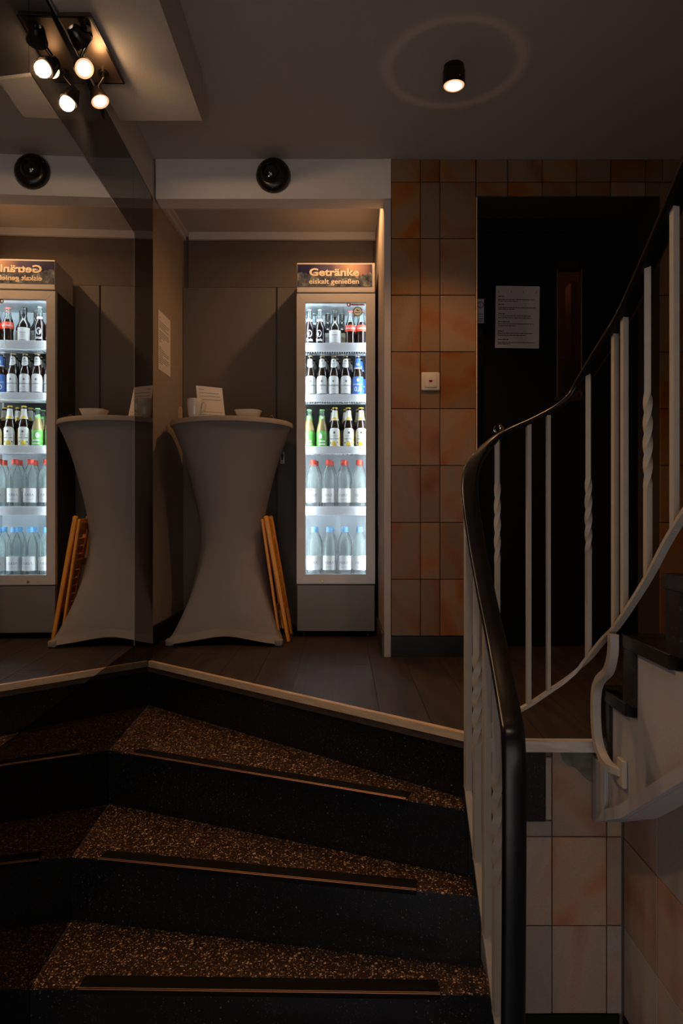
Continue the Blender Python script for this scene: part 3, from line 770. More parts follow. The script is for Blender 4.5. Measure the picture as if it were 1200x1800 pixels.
# ------------------------------------------------------------------ railing
def railing():
    t = thing('stair_railing', 'cream iron stair railing with twisted bars and a black plastic handrail', 'railing', (.36, 1.93, 0))
    O = Vector(t.location)
    L = lambda p: Vector(p)-O
    hp = [(.316, 1.28, -.95), (.320, 1.284, -.6), (.325, 1.290, -.2), (.328, 1.297, .10), (.330, 1.312, .205), (.335, 1.36, .245), (.347, 1.52, .345),
          (.347, 1.64, .450), (.346, 1.75, .565), (.347, 1.845, .690), (.361, 1.895, .762), (.398, 1.93, .818), (.455, 1.945, .866), (.545, 1.950, .908), (.625, 1.948, .953), (.672, 1.925, 1.005),
          (.695, 1.83, 1.075), (.700, 1.69, 1.135), (.700, 1.561, 1.212), (.700, 1.436, 1.295), (.700, 1.20, 1.46), (.70, .9, 1.67)]
    path = catmull([L(p) for p in hp], 7)
    prof = [(.023*math.copysign(abs(math.cos(a))**.6, math.cos(a)), .010*math.copysign(abs(math.sin(a))**.6, math.sin(a))) for a in [2*PI*k/16 for k in range(16)]]
    MB().sweep(path, prof).build('handrail', M['handrail'], t, smooth=True, angle=60)
    bp = [(.360, 1.25, -.745), (.350, 1.40, -.59), (.346, 1.52, -.469), (.346, 1.628, -.361), (.346, 1.744, -.2395), (.346, 1.87, -.109), (.356, 1.912, -.052), (.380, 1.92, .0), (.412, 1.925, .032), (.455, 1.93, .062),
          (.53, 1.935, .100), (.585, 1.932, .138), (.640, 1.925, .180), (.680, 1.90, .232), (.697, 1.82, .305), (.700, 1.725, .365), (.700, 1.561, .495), (.700, 1.436, .610), (.70, 1.2, .79), (.70, .9, 1.02)]
    bpath = catmull([L(p) for p in bp], 7)
    h, w = .009, .0045
    MB().sweep(bpath, [(-h, -w), (h, -w), (h, w), (-h, w)]).build('bottom_bar', M['iron'], t)
    def near(path, x=None, y=None, lo=0, hi=None):
        best = None
        for p in path[lo:hi]:
            q = p+O
            d = abs(q.x-x) if y is None else (abs(q.y-y) if x is None else (q-Vector((x, y, q.z))).length)
            if best is None or d < best[0]: best = (d, q)
        return best[1]
    def baluster(x, y, z0, z1, tw=None, s=.0082, turns=1.15):
        mb = MB(); rings = []
        zs = [z0, z0+.002]
        if tw:
            zs += [tw[0] + (tw[1]-tw[0])*i/36 for i in range(37)]
        zs += [z1-.002, z1]
        for z in zs:
            a = 0; k = 1
            if tw:
                f = min(1, max(0, (z-tw[0])/(tw[1]-tw[0]))); a = f*turns*2*PI
                k = 1 + .10*math.sin(PI*f)
            a += PI/4 + .15
            rings.append([mb.bm.verts.new((x+s*k*1.4142*math.cos(a+q*PI/2)-O.x, y+s*k*1.4142*math.sin(a+q*PI/2)-O.y, z)) for q in range(4)])
        for A, B in zip(rings, rings[1:]):
            for q in range(4): mb.bm.faces.new([A[q], A[(q+1) % 4], B[(q+1) % 4], B[q]])
        mb.bm.faces.new(rings[0][::-1]); mb.bm.faces.new(rings[-1])
        mb.build('baluster', M['iron'], t, smooth=bool(tw), angle=75)
    H = 7
    # lower flight (y, twisted section)
    for y, tw in ((1.87, None), (1.744, (.05, .285)), (1.628, None), (1.52, (-.19, .07)), (1.40, None)):
        b = near(bpath, y=y, hi=40); hr = near(path, y=y, lo=30, hi=66)
        baluster(.346 if y > 1.45 else .344, y, b.z-.004, hr.z-.006, tw=tw, s=.0088)
    # across the landing edge
    for x, tw, sz in ((.443, (.50, .73), .0062), (.533, None, .0060), (.585, None, .0052)):
        b = near(bpath, x=x, lo=42, hi=90); hr = near(path, x=x, lo=70, hi=105)
        baluster(b.x, b.y, b.z-.002, hr.z-.006, tw=tw, s=sz)
    b = near(bpath, x=.690, y=1.88, lo=80); hr = near(path, x=.690, y=1.88, lo=90)
    b2 = near(bpath, x=.684, y=1.893, lo=80); hr = near(path, x=.684, y=1.893, lo=90)
    baluster(b2.x, b2.y, b2.z-.002, hr.z-.006, tw=(.53, .74), s=.0066)
    for y, tw in ((1.748, None), (1.69, None), (1.561, (.70, .92)), (1.436, None), (1.30, None), (1.17, (.95, 1.2))):
        b = near(bpath, y=y, lo=98); hr = near(path, y=y, lo=112)
        baluster(.700, y, b.z-.002, hr.z-.006, tw=tw, s=.0070)
    # bent bracket fixed into the string
    br = catmull([L(p) for p in ((.694, 1.745, .335), (.694, 1.748, .285), (.694, 1.775, .235), (.694, 1.835, .195), (.694, 1.862, .150), (.694, 1.863, .07), (.694, 1.84, .015), (.697, 1.79, -.015), (.712, 1.755, -.018), (.7215, 1.745, -.018))], 6)
    MB().sweep(br, [(-.011, -.0095), (.011, -.0095), (.011, .0095), (-.011, .0095)], side=lambda i, tt: Vector((1, .0, 0)) - tt*tt.x).build('bracket', M['iron'], t)
    MB().box(.709-O.x, .7212-O.x, 1.722-O.y, 1.760-O.y, -.052, .018, bev=.002).build('bracket_plate', M['iron'], t)
railing()

# ------------------------------------------------------------------ drinks fridge
FX0, FX1, FY, FB = -.232, .174, 3.53, 3.845
def fridge():
    O = Vector(((FX0+FX1)/2, FY, 0))
    t = thing('drinks_fridge', 'tall slim silver glass door drinks fridge lit white inside', 'fridge', O)
    W2 = (FX1-FX0)/2; D = FB-FY
    zt = 1.935; ZD0, ZD1 = .275, 1.776; ZS0 = 1.783
    # cabinet: open fronted box
    mb = MB()
    for s in (-1, 1):
        a, b = sorted((s*W2, s*(W2-.016)))
        mb.box(a, b, .036, D, .028, ZS0-.002, bev=.002)
    mb.box(-W2+.0165, W2-.0165, .036, D, .028, .30); mb.box(-W2+.0165, W2-.0165, .036, D, 1.755, ZS0-.002)
    mb.box(-W2+.0165, W2-.0165, D-.012, D, .30, 1.755)
    mb.build('cabinet', M['fridge_side'], t)
    # white liner
    mb = MB()
    for s in (-1, 1):
        a, b = sorted((s*(W2-.0165), s*(W2-.019)))
        mb.box(a, b, .037, D-.0125, .3005, 1.7545)
    mb.box(-W2+.0195, W2-.0195, D-.016, D-.0125, .3005, 1.7545)
    mb.box(-W2+.0195, W2-.0195, .037, D-.0165, .3005, .308); mb.box(-W2+.0195, W2-.0195, .037, D-.0165, 1.748, 1.7545)
    ln = mb.build('liner', M['liner'], t)
    mb = MB()
    for i in range(12): mb.box(-.085, .085, D-.022, D-.0165, 1.545+.009*i, 1.5495+.009*i)
    mb.build('air_grille', M['fridge_side'], ln)
    MB().box(-W2+.03, W2-.03, D-.0195, D-.0165, .965, 1.535).build('back_panel', M['fridge_side'], ln)
    # bottom panel
    MB().box(-W2+.002, W2-.002, .004, .0355, .030, ZD0-.006, bev=.002).build('kick_panel', M['kick'], t)
    for sx in (-1, 1):
        for y in (.06, D-.04):
            MB().lathe([(.017, .0005), (.017, .008), (.008, .009), (.008, .0275)], 14, (sx*(W2-.035), y, 0)).build('foot', M['base'], t)
    # door
    gx0 = (536.5-600)/1200*FY-O.x; gx1 = (643-600)/1200*FY-O.x
    gz0 = CAMZ-(1009.5-900)/1200*FY; gz1 = CAMZ+(900-531.5)/1200*FY
    d = MB()
    # mitred frame
    o = [(-W2, ZD0), (W2, ZD0), (W2, ZD1), (-W2, ZD1)]; i_ = [(gx0, gz0), (gx1, gz0), (gx1, gz1), (gx0, gz1)]
    for k in range(4):
        j = (k+1) % 4
        d.prism([(o[k][0], 0, o[k][1]), (o[j][0], 0, o[j][1]), (i_[j][0], 0, i_[j][1]), (i_[k][0], 0, i_[k][1])], (0, .032, 0))
    bmesh.ops.bevel(d.bm, geom=[e for e in d.bm.edges if all(abs(v.co.y) < 1e-6 for v in e.verts)], offset=.0007, segments=1, affect='EDGES')
    df = d.build('door', M['silver'], t)
    MB().box(gx0-.004, gx1+.004, .012, .016, gz0-.004, gz1+.004).build('glass_pane', M['glass'], df)
    c = at(566.5, 1021, FY)
    lk = MB(); lk.lathe([(0, 0), (.008, 0), (.008, .003), (.0055, .004), (0, .004)], 16, (c.x-O.x, -.0002, c.z), axis=(0, -1, 0)); lk.build('lock', M['brass'], df)
    MB().lathe([(0, .0041), (.0025, .0041), (.0025, .0048), (0, .0048)], 10, (c.x-O.x, -.0002, c.z), axis=(0, -1, 0)).build('keyhole', M['black'], df)
    # stickers on the glass
    c = at(628.5, 547.5, FY+.010)
    mb = MB(); mb.lathe([(0, .0003), (.0225, .0003), (.0225, .0007), (0, .0007)], 32, (c.x-O.x, .0115, c.z), axis=(0, -1, 0)); mb.build('round_sticker', M['vinyl_cream'], df)
    MB().lathe([(.0205, .0008), (.0205, .0013), (.0252, .0013), (.0252, .0003)], 32, (c.x-O.x, .0115, c.z), caps=False, axis=(0, -1, 0)).build('sticker_rim', M['vinyl_green'], df)
    mb = MB(); mb.poly([(c.x-O.x+a*1.25, .0104, c.z+.005+b) for a, b in ((-.008, .004), (-.002, .005), (.004, .003), (.006, -.002), (.001, -.004), (-.003, -.001))])
    mb.box(c.x-O.x+.0105, c.x-O.x+.0128, .0100, .0104, c.z+.001, c.z+.008)
    for q in range(7): mb.box(c.x-O.x-.015+q*.0042, c.x-O.x-.015+q*.0042+.0032, .0100, .0104, c.z-.008, c.z-.004)
    mb.build('sticker_print', M['olive_ink'], df)['kind'] = 'stuff'
    a = at(609, 531.5, FY+.01); b = at(641, 538.5, FY+.01)
    mb = MB(); mb.box(a.x-O.x+.012, b.x-O.x, .0108, .0112, b.z+.003, a.z-.006); mb.build('brand_strip', M['vinyl_white'], df)
    mb = MB(); mb.lathe([(.006, .0), (.006, .0012), (.011, .0012), (.011, .0)], 20, (a.x-O.x+.012, .0112, (a.z+b.z)/2-.001), caps=False, axis=(0, -1, 0))
    x = a.x-O.x+.026
    for w_ in (.006, .005, .006, .005, .005, .005, .004, None, .005, .004, .005, .005, .004):
        if w_ is None: x += .004; continue
        mb.box(x, x+w_*.78, .0102, .0107, b.z+.0055, a.z-.0085); x += w_
    mb.build('brand_print', M['orange_ink'], df)['kind'] = 'stuff'
    # led tubes hidden behind the door frame
    for s in (-1, 1):
        x = s*(W2-.027)
        MB().box(x-.005, x+.005, .0385, .046, .33, 1.735).build('led_tube', M['led'], t)
    MB().box(-W2+.035, W2-.035, .0385, .046, 1.738, 1.7475).build('led_tube', M['led'], t)
    # sign box
    sb = MB().box(-W2+.001, W2-.001, .0, D-.03, ZS0, zt, bev=.002).build('sign_box', M['silver'], t)
    sx0, sx1 = (523-600)/1200*FY-O.x, (653.5-600)/1200*FY-O.x
    sz0, sz1 = CAMZ+(900-503.5)/1200*FY, CAMZ+(900-465)/1200*FY
    MB().box(sx0, sx1, -.0025, -.0003, sz0, sz1).build('sign_face', M['sign'], sb)
    zz = lambda v: CAMZ+(900-v)/1200*FY
    cx = (587-600)/1200*FY-O.x
    text('lettering', 'Getränke', .058, M['letter_shadow'], sb, lambda x, y, z: Vector((cx+.0012+x*1.16, -.0029-z, zz(485.6)+y*.92)), bold=.0030, depth=.0001)
    text('lettering', 'Getränke', .058, M['letter'], sb, lambda x, y, z: Vector((cx+x*1.16, -.0035-z, zz(485)+y*.92)), bold=.0019, depth=.0001)
    text('lettering', 'eiskalt genießen', .041, M['letter_shadow'], sb, lambda x, y, z: Vector((cx+.001+x*.99, -.0029-z, zz(499.4)+y*.88)), bold=.0020, depth=.0001)
    text('lettering', 'eiskalt genießen', .041, M['letter'], sb, lambda x, y, z: Vector((cx+x*.99, -.0035-z, zz(499)+y*.88)), bold=.0011, depth=.0001)
    # shelves
    for z1, z0 in ((1.538, 1.492), (1.268, 1.228), (.9935, .953), (.677, .630)):
        sh = MB(); sh.box(-W2+.021, W2-.021, .064, .072, z0, z1, bev=.0015)
        so = sh.build('shelf', M['shelf'], t)
        g = MB(); zs = z1-.012
        g.box(-W2+.024, W2-.024, .0725, .080, zs-.005, zs); g.box(-W2+.024, W2-.024, D-.035, D-.028, zs-.005, zs)
        g.box(-W2+.024, W2-.024, .172, .178, zs-.0055, zs-.0015)
        n = 27
        for i in range(n):
            x = -W2+.028 + (2*W2-.056)*i/(n-1)
            g.box(x-.0022, x+.0022, .0725, D-.028, zs-.003, zs)
        g.build('wire_grid', M['shelf'], so)
        MB().box(-W2+.030, W2-.030, .0725, .170, z0+.010, z0+.014).build('slot_shade', M['black'], so)  # black sheet puts the shade between the grille bars into colour
        g = MB(); n = 27
        for i in range(n):
            x = -W2+.034 + (2*W2-.068)*i/(n-1)
            g.box(x-.0019, x+.0019, .0725, .168, z0+.002, z0+.0095)
        g.box(-W2+.030, W2-.030, .150, .170, z0+.001, z0+.0095)
        g.build('front_grille', M['shelf'], so)['kind'] = 'stuff'
    return t
fridge()

def arc_patch(mb, r, a0, a1, zf0, zf1, n=12, rfun=None, off=.0006, m=4):
    "curved label patch on a bottle, front is -y; zf0/zf1(s), s in [-1,1]"
    grid = []
    for i in range(n+1):
        s = -1+2*i/n; a = a0+(a1-a0)*i/n
        zl, zh = zf0(s), zf1(s); col = []
        for k in range(m+1):
            z = zl+(zh-zl)*k/m
            rr = (rfun(z) if rfun else r)+off
            col.append(mb.bm.verts.new((rr*math.sin(a), -rr*math.cos(a), z)))
        grid.append(col)
    for A, B in zip(grid, grid[1:]):
        for k in range(m): mb.bm.faces.new([A[k], B[k], B[k+1], A[k+1]])
    return mb
def profile_r(prof):
    def f(z):
        for (r0, z0), (r1, z1) in zip(prof, prof[1:]):
            if z0 <= z <= z1 and z1 > z0: return r0+(r1-r0)*(z-z0)/(z1-z0)
        return prof[-1][0]
    return f
def wrap(r, z0, off=.0012, rf=None):
    def fn(x, y, z):
        z_ = z0+y; R = (rf(z_) if rf else r)+off+z; a = x/(r+off)
        return Vector((R*math.sin(a), -R*math.cos(a), z_))
    return fn

BOT = {}
def root(key): 
    o = bpy.data.objects.new('bottle', None); COL.objects.link(o); o.empty_display_size = .02; BOT[key] = o; return o
def crown(t, z, m, r=.0138):
    MB().lathe([(r, z-.006), (r+.0005, z-.004), (r-.002, z), (0, z+.0004)], 16, caps=True).build('cap', M[m], t, smooth=True, angle=50)

def make_bottles():
    beer = [(.0285, 0), (.0300, .004), (.0300, .118), (.0285, .130), (.0215, .152), (.0165, .170), (.0138, .200), (.0132, .212), (.0132, .218)]
    rf = profile_r(beer)
    def beer_base(key, cap):
        t = root(key); MB().lathe(beer, 20).build('glass_body', M['brown_glass'], t, smooth=True); crown(t, .222, cap); return t
    one = lambda v: (lambda s: v)
    # pilsner, white arched label
    t = beer_base('pils', 'cap_gold')
    lb = arc_patch(MB(), .03, -1.25, 1.25, one(.018), lambda s: .112-.030*(1-math.sqrt(max(0, 1-abs(s)**3.2))), rfun=rf).build('label', M['lab_white'], t, smooth=True)
    text('print', 'Krombacher', .0125, M['ink_grey'], lb, wrap(.03, .058), bold=.0003)
    text('print', 'Pils', .009, M['ink_pale'], lb, wrap(.03, .040))
    mb = MB(); arc_patch(mb, .03, -.16, .16, lambda s: .078, lambda s: .090-.004*s*s, n=6, off=.0012); mb.build('crest', M['ink_grey'], lb)
    nl = arc_patch(MB(), .014, -1.3, 1.3, lambda s: .156+.014*abs(s)**2, lambda s: .205-.010*abs(s)**4, rfun=rf).build('neck_label', M['lab_white'], t, smooth=True)
    mb = MB(); arc_patch(mb, .014, -.25, .25, one(.190), one(.197), n=4, off=.0012, rfun=rf); arc_patch(mb, .014, -.9, .9, one(.178), one(.1795), n=6, off=.0012, rfun=rf); mb.build('print', M['ink_grey'], nl)['kind'] = 'stuff'
    # alcohol free, blue label
    t = beer_base('blue', 'cap_silver')
    lb = arc_patch(MB(), .03, -1.35, 1.35, one(.014), one(.108), rfun=rf).build('label', M['lab_blue'], t, smooth=True)
    text('print', '0,0', .034, M['ink_white'], lb, wrap(.03, .030), bold=.0008)
    text('print', 'Krombacher', .011, M['ink_white'], lb, wrap(.03, .064), bold=.0003)
    mb = MB(); arc_patch(mb, .03, -.2, .2, lambda s: .082, lambda s: .098-.004*s*s, n=6, off=.0012); mb.build('crest', M['ink_white'], lb)
    nl = arc_patch(MB(), .014, -1.4, 1.4, one(.158), one(.207), rfun=rf).build('neck_label', M['lab_blue'], t, smooth=True)
    text('print', '0,0', .016, M['ink_white'], nl, wrap(.016, .170, rf=rf), bold=.0004)
    mb = MB(); arc_patch(mb, .014, -1.4, 1.4, one(.150), one(.1575), rfun=rf); mb.build('neck_band', M['lab_white'], nl)
    # lemon radler
    t = beer_base('radler', 'cap_yellow')
    lb = arc_patch(MB(), .03, -1.25, 1.25, one(.014), lambda s: .110-.030*(1-math.sqrt(max(0, 1-abs(s)**3.2))), rfun=rf).build('label', M['lab_white'], t, smooth=True)
    text('print', 'Krombacher', .009, M['ink_pale'], lb, wrap(.03, .066))
    text('print', 'Natur Radler', .0105, M['ink_grey'], lb, wrap(.03, .050), shear=.3, bold=.0002)
    mb = MB(); arc_patch(mb, .03, -.55, .35, lambda s: .016, lambda s: .040-.014*s*s, n=8, off=.0012); arc_patch(mb, .03, .85, 1.2, one(.020), lambda s: .088-.008*s, n=4, off=.0012); mb.build('lemon_print', M['lab_yellow'], lb)['kind'] = 'stuff'
    mb = MB(); arc_patch(mb, .03, -.8, -.6, one(.028), one(.036), n=3, off=.0013); arc_patch(mb, .03, .45, .6, one(.030), one(.037), n=3, off=.0013); arc_patch(mb, .03, -.15, .15, lambda s: .080, lambda s: .092-.003*s*s, n=4, off=.0012); mb.build('leaf_print', M['olive_ink'], lb)['kind'] = 'stuff'
    nl = arc_patch(MB(), .014, -1.35, 1.35, one(.152), one(.205), rfun=rf).build('neck_label', M['lab_white'], t, smooth=True)
    mb = MB(); arc_patch(mb, .014, -.7, .6, one(.155), lambda s: .170-.007*s*s, n=6, off=.0012, rfun=rf); arc_patch(mb, .014, .9, 1.3, one(.158), one(.203), n=3, off=.0012, rfun=rf); mb.build('lemon_print', M['lab_yellow'], nl)['kind'] = 'stuff'
    # cola in ribbed glass bottle
    cola = [(.024, 0), (.027, .006), (.0265, .030), (.0255, .060), (.0290, .085), (.0285, .105), (.0235, .128)]
    cn = [(.0235, .128), (.0165, .150), (.0130, .170), (.0125, .186)]
    t = root('cola'); MB().lathe(cola, 20).build('glass_body', M['cola'], t, smooth=True); MB().lathe(cn, 16).build('clear_neck', M['neck_clear'], t, smooth=True); crown(t, .191, 'cap_red', .0142)
    rc = profile_r(cola)
    lb = arc_patch(MB(), .029, -1.5, 1.5, one(.078), one(.112), rfun=rc).build('label', M['lab_red'], t, smooth=True)
    text('print', 'Coca-Cola', .0155, M['ink_white'], lb, wrap(.029, .090, rf=rc), shear=.35, bold=.0003)
    # dark lemonade with white printed emblem
    fr = [(.0275, 0), (.0285, .004), (.0285, .092), (.0265, .106), (.0180, .128), (.0145, .146)]
    fn_ = [(.0145, .146), (.0132, .165), (.0128, .194)]
    t = root('kola'); MB().lathe(fr, 20).build('glass_body', M['cola'], t, smooth=True); MB().lathe(fn_, 16).build('clear_neck', M['neck_clear'], t, smooth=True); crown(t, .199, 'cap_silver', .0135)
    rk = profile_r(fr)
    mb = MB(); ring = []
    for i in range(20):
        a = 2*PI*i/20; x, z = .013*math.cos(a), .066+.019*math.sin(a)
        ring.append(Vector(((.0293)*math.sin(x/.0285), -.0293*math.cos(x/.0285), z)))
    mb.poly(ring); mb.build('emblem', M['ink_white'], t)
    mb = MB(); arc_patch(mb, .0285, -.28, .22, lambda s: .070, lambda s: .080-.004*s*s, n=5, off=.0014); arc_patch(mb, .0285, -.06, .04, one(.054), one(.066), n=2, off=.0014); mb.build('emblem_print', M['ink_dark'], t)
    text('print', 'kola', .021, M['ink_white'], t, wrap(.0285, .026), bold=.0009)
    arc_patch(MB(), .0145, -1.2, 1.2, one(.133), one(.145), off=.0008, rfun=rk).build('neck_print', M['ink_white'], t)
    # wine-like dark bottle with plain label
    wi = [(.0300, 0), (.0310, .004), (.0310, .094), (.0285, .110), (.0170, .130), (.0145, .145), (.0138, .188), (.0145, .189), (.0145, .194), (.0, .195)]
    for key, m in (('wine', 'lab_white'), ('wine_warm', 'sticker_cream')):
        t = root(key); MB().lathe(wi, 22).build('glass_body', M['darkgreen'], t, smooth=True, angle=50)
        lb = arc_patch(MB(), .031, -1.35, 1.35, one(.018), one(.084), off=.0008).build('label', M[m], t, smooth=True)
        mb = MB(); arc_patch(mb, .031, -.5, .5, one(.056), one(.0585), n=8, off=.0014); arc_patch(mb, .031, -.3, .3, one(.046), one(.0468), n=6, off=.0014); mb.build('print', M['ink_grey'], lb)['kind'] = 'stuff'
        arc_patch(MB(), .0142, -3.1, 3.1, one(.158), one(.1885), n=16, off=.0006).build('neck_foil', M['base'], t, smooth=True)
    # apple drink, green label
    ap = [(.0280, 0), (.0295, .004), (.0295, .098), (.0280, .112), (.0200, .140), (.0155, .158)]
    an = [(.0155, .158), (.0140, .180), (.0132, .206)]
    t = root('apple'); MB().lathe(ap, 20).build('glass_body', M['juice'], t, smooth=True); MB().lathe(an, 16).build('clear_neck', M['neck_clear'], t, smooth=True); crown(t, .211, 'cap_green')
    ra = profile_r(ap+an[1:])
    lb = arc_patch(MB(), .0295, -1.45, 1.45, one(.008), one(.094), off=.0007, rfun=ra).build('label', M['lab_green'], t, smooth=True)
    mb = MB(); arc_patch(mb, .0295, -.75, -.05, lambda s: .052-.0+.010*s*s, lambda s: .082-.012*s*s, n=8, off=.0013); mb.build('emblem', M['ink_white'], lb)
    for z in (.036, .020): arc_patch(MB(), .0295, -.7, .5, one(z), one(z+.008), n=6, off=.0013).build('print', M['ink_white'], lb)
    nl = arc_patch(MB(), .015, -1.5, 1.5, one(.156), one(.178), off=.0008, rfun=ra).build('neck_label', M['lab_green'], t, smooth=True)
    arc_patch(MB(), .015, -.5, .5, one(.161), one(.172), n=5, off=.0013, rfun=ra).build('print', M['ink_white'], nl)
    # clear water bottles
    wa = [(.0350, 0), (.0385, .006), (.0385, .150), (.0378, .165), (.0330, .190), (.0240, .212), (.0160, .230), (.0145, .238), (.0145, .246)]
    rw = profile_r(wa)
    for key, c in (('water_red', 'cap_red'), ('water_blue', 'cap_blue')):
        t = root(key); MB().lathe(wa, 24).build('clear_body', M['bottle_clear'], t, smooth=True)
        MB().lathe([(.0165, .236), (.0168, .240), (.0168, .256), (.0150, .259), (0, .259)], 18).build('cap', M[c], t, smooth=True, angle=40)
        MB().lathe([(.0185, .232), (.0185, .2355)], 18).build('cap_ring', M[c], t)
        lb = arc_patch(MB(), .0385, -1.35, 1.35, one(.032), one(.106), off=.0007, n=14).build('label', M['lab_white'], t, smooth=True)
        text('print', 'ΛERΛ', .019, M['ink_pale'], lb, wrap(.0385, .064), space=1.1, bold=.0003)
        arc_patch(MB(), .0385, -.4, .4, one(.047), one(.0482), n=6, off=.0013).build('print', M['ink_pale'], lb)
make_bottles()

LAB = {
 'pils': ('brown beer bottle with white arched label', 'white label beer bottles', 'second fridge shelf'),
 'blue': ('brown beer bottle with blue 0,0 label', 'blue label beer bottles', 'second fridge shelf'),
 'radler': ('yellow capped brown bottle with lemon label', 'lemon label bottles', 'third fridge shelf'),
 'cola': ('cola bottle with red label and cap', 'red label cola bottles', 'top fridge shelf'),
 'kola': ('dark bottle with white printed emblem', 'white printed dark bottles', 'top fridge shelf'),
 'wine': ('dark bottle with plain white label', 'plain white label bottles', 'top fridge shelf'),
 'wine_warm': ('dark bottle with plain cream label', 'plain cream label bottles', 'top fridge shelf'),
 'apple': ('apple drink bottle with green label', 'green label bottles', 'third fridge shelf'),
 'water_red': ('clear red capped water bottle', 'red capped water bottles', 'fourth shelf'),
 'water_blue': ('clear blue capped water bottle', 'blue capped water bottles', 'fridge floor'),
}
ORD = ('nearest', 'second from', 'third from', 'fourth from', 'fifth from')
used = set()
def row_of(key, us, row, z, dx=0):
    "one row of alike bottles; us = pixel columns of the front row plane"
    for i, u in enumerate(us):
        x = (u-600)/1200*3.642+dx; y = 3.642+.0655*row
        o = BOT[key] if key not in used else copy_tree(BOT[key]); used.add(key)
        o.name = 'bottle'; o.location = (x, y, z); o.rotation_euler = (0, 0, random.uniform(-.12, .12))
        k = len(us)-1-i
        lab, grp, sh = LAB[key]
        r = ('front row', 'row behind', 'back row')[min(2, math.ceil(row))]
        if len(us) > 1: lab = '%s, %s, %s, %s the pillar' % (lab, sh, r, ORD[k])
        else: lab = '%s, %s, %s' % (lab, sh, r)
        tag(o, lab, 'bottle', grp)
Z1, Z2, Z3, Z4, Z5 = 1.5265, 1.2565, .982, .6655, .3085
row_of('kola', (543.5, 562), 0, Z1); row_of('wine', (588.5,), 0, Z1); row_of('cola', (615.5, 635), 0, Z1)
row_of('wine', (577,), 1, Z1, -.004); row_of('wine_warm', (600,), 1, Z1, .002); row_of('kola', (553,), 1, Z1, -.008); row_of('cola', (625,), 1, Z1, .002)
row_of('pils', (545, 566, 586.5, 607), 0, Z2); row_of('blue', (628.5,), 0, Z2)
row_of('pils', (548, 569, 590, 611), 1, Z2, .002); row_of('blue', (633,), 1, Z2, .002)
row_of('pils', (549, 571, 592, 614), 2, Z2, .004)
row_of('apple', (543.5, 566), 0, Z3); row_of('radler', (588.5, 612, 634.5), 0, Z3)
row_of('apple', (543.5, 564.5), 1, Z3); row_of('radler', (585.5, 607.5, 630), 1, Z3)
row_of('radler', (588, 610, 632), 2, Z3, .002)
row_of('water_red', (550.5, 577.5, 604, 631), 0, Z4); row_of('water_red', (553, 580, 606, 632.5), 1.22, Z4, .002)
row_of('water_blue', (551.5, 579, 605, 632), 0, Z5); row_of('water_blue', (553, 580, 606, 632.5), 1.22, Z5, .002)

# ------------------------------------------------------------------ high table with stretch cover and what stands on it
TC = Vector((-.565, 3.536, 0)); TT = 1.104
def table():
    t = thing('high_table', 'round standing table in a grey stretch fabric cover', 'table', TC)
    prof = [(.010, .285), (.085, .258), (.203, .222), (.351, .183), (.430, .167), (.499, .160), (.57, .162), (.647, .172), (.736, .192), (.854, .222), (.943, .248), (1.03, .282), (1.065, .298), (1.082, .306)]
    def rad(z):
        for (z0, r0), (z1, r1) in zip(prof, prof[1:]):
            if z <= z1:
                f = max(0, (z-z0)/(z1-z0)); return r0+(r1-r0)*f
        return prof[-1][1]
    N = 96; R = 44
    def pt(f, a, off=0):
        zmin = .010 + .034*abs(math.cos(2*a))**1.1
        z = zmin + (1.082-zmin)*f
        r = rad(z)
        q = max(0, 1-z/.55)**1.4
        sq = 1/max(abs(math.cos(a)), abs(math.sin(a)))
        k = 1 + (sq-1)*q*.92 - .13*q*math.cos(2*a)**2
        return Vector(((r*k+off)*math.cos(a)*1.0, (r*k+off)*math.sin(a)*.93, z))
    def shell(f0, f1, off, rings):
        mb = MB(); g = [[mb.bm.verts.new(pt(f0+(f1-f0)*i/rings, 2*PI*k/N, off)) for k in range(N)] for i in range(rings+1)]
        for A, B in zip(g, g[1:]):
            for k in range(N): mb.bm.faces.new([A[k], A[(k+1) % N], B[(k+1) % N], B[k]])
        return mb
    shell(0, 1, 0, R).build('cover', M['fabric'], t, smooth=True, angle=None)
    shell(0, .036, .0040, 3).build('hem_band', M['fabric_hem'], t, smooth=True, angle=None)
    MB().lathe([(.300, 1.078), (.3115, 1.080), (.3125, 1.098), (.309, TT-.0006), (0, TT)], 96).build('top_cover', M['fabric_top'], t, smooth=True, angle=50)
    for sx in (-1, 1):
        for sy in (-1, 1):
            MB().box(sx*.262-.021, sx*.262+.021, sy*.240-.021, sy*.240+.021, .0008, .036, bev=.010, seg=3).build('foot_pocket', M['fabric'], t, smooth=True)
    MB().lathe([(.028, .05), (.028, 1.07)], 16).build('pole', M['steel'], t, smooth=True)
table()

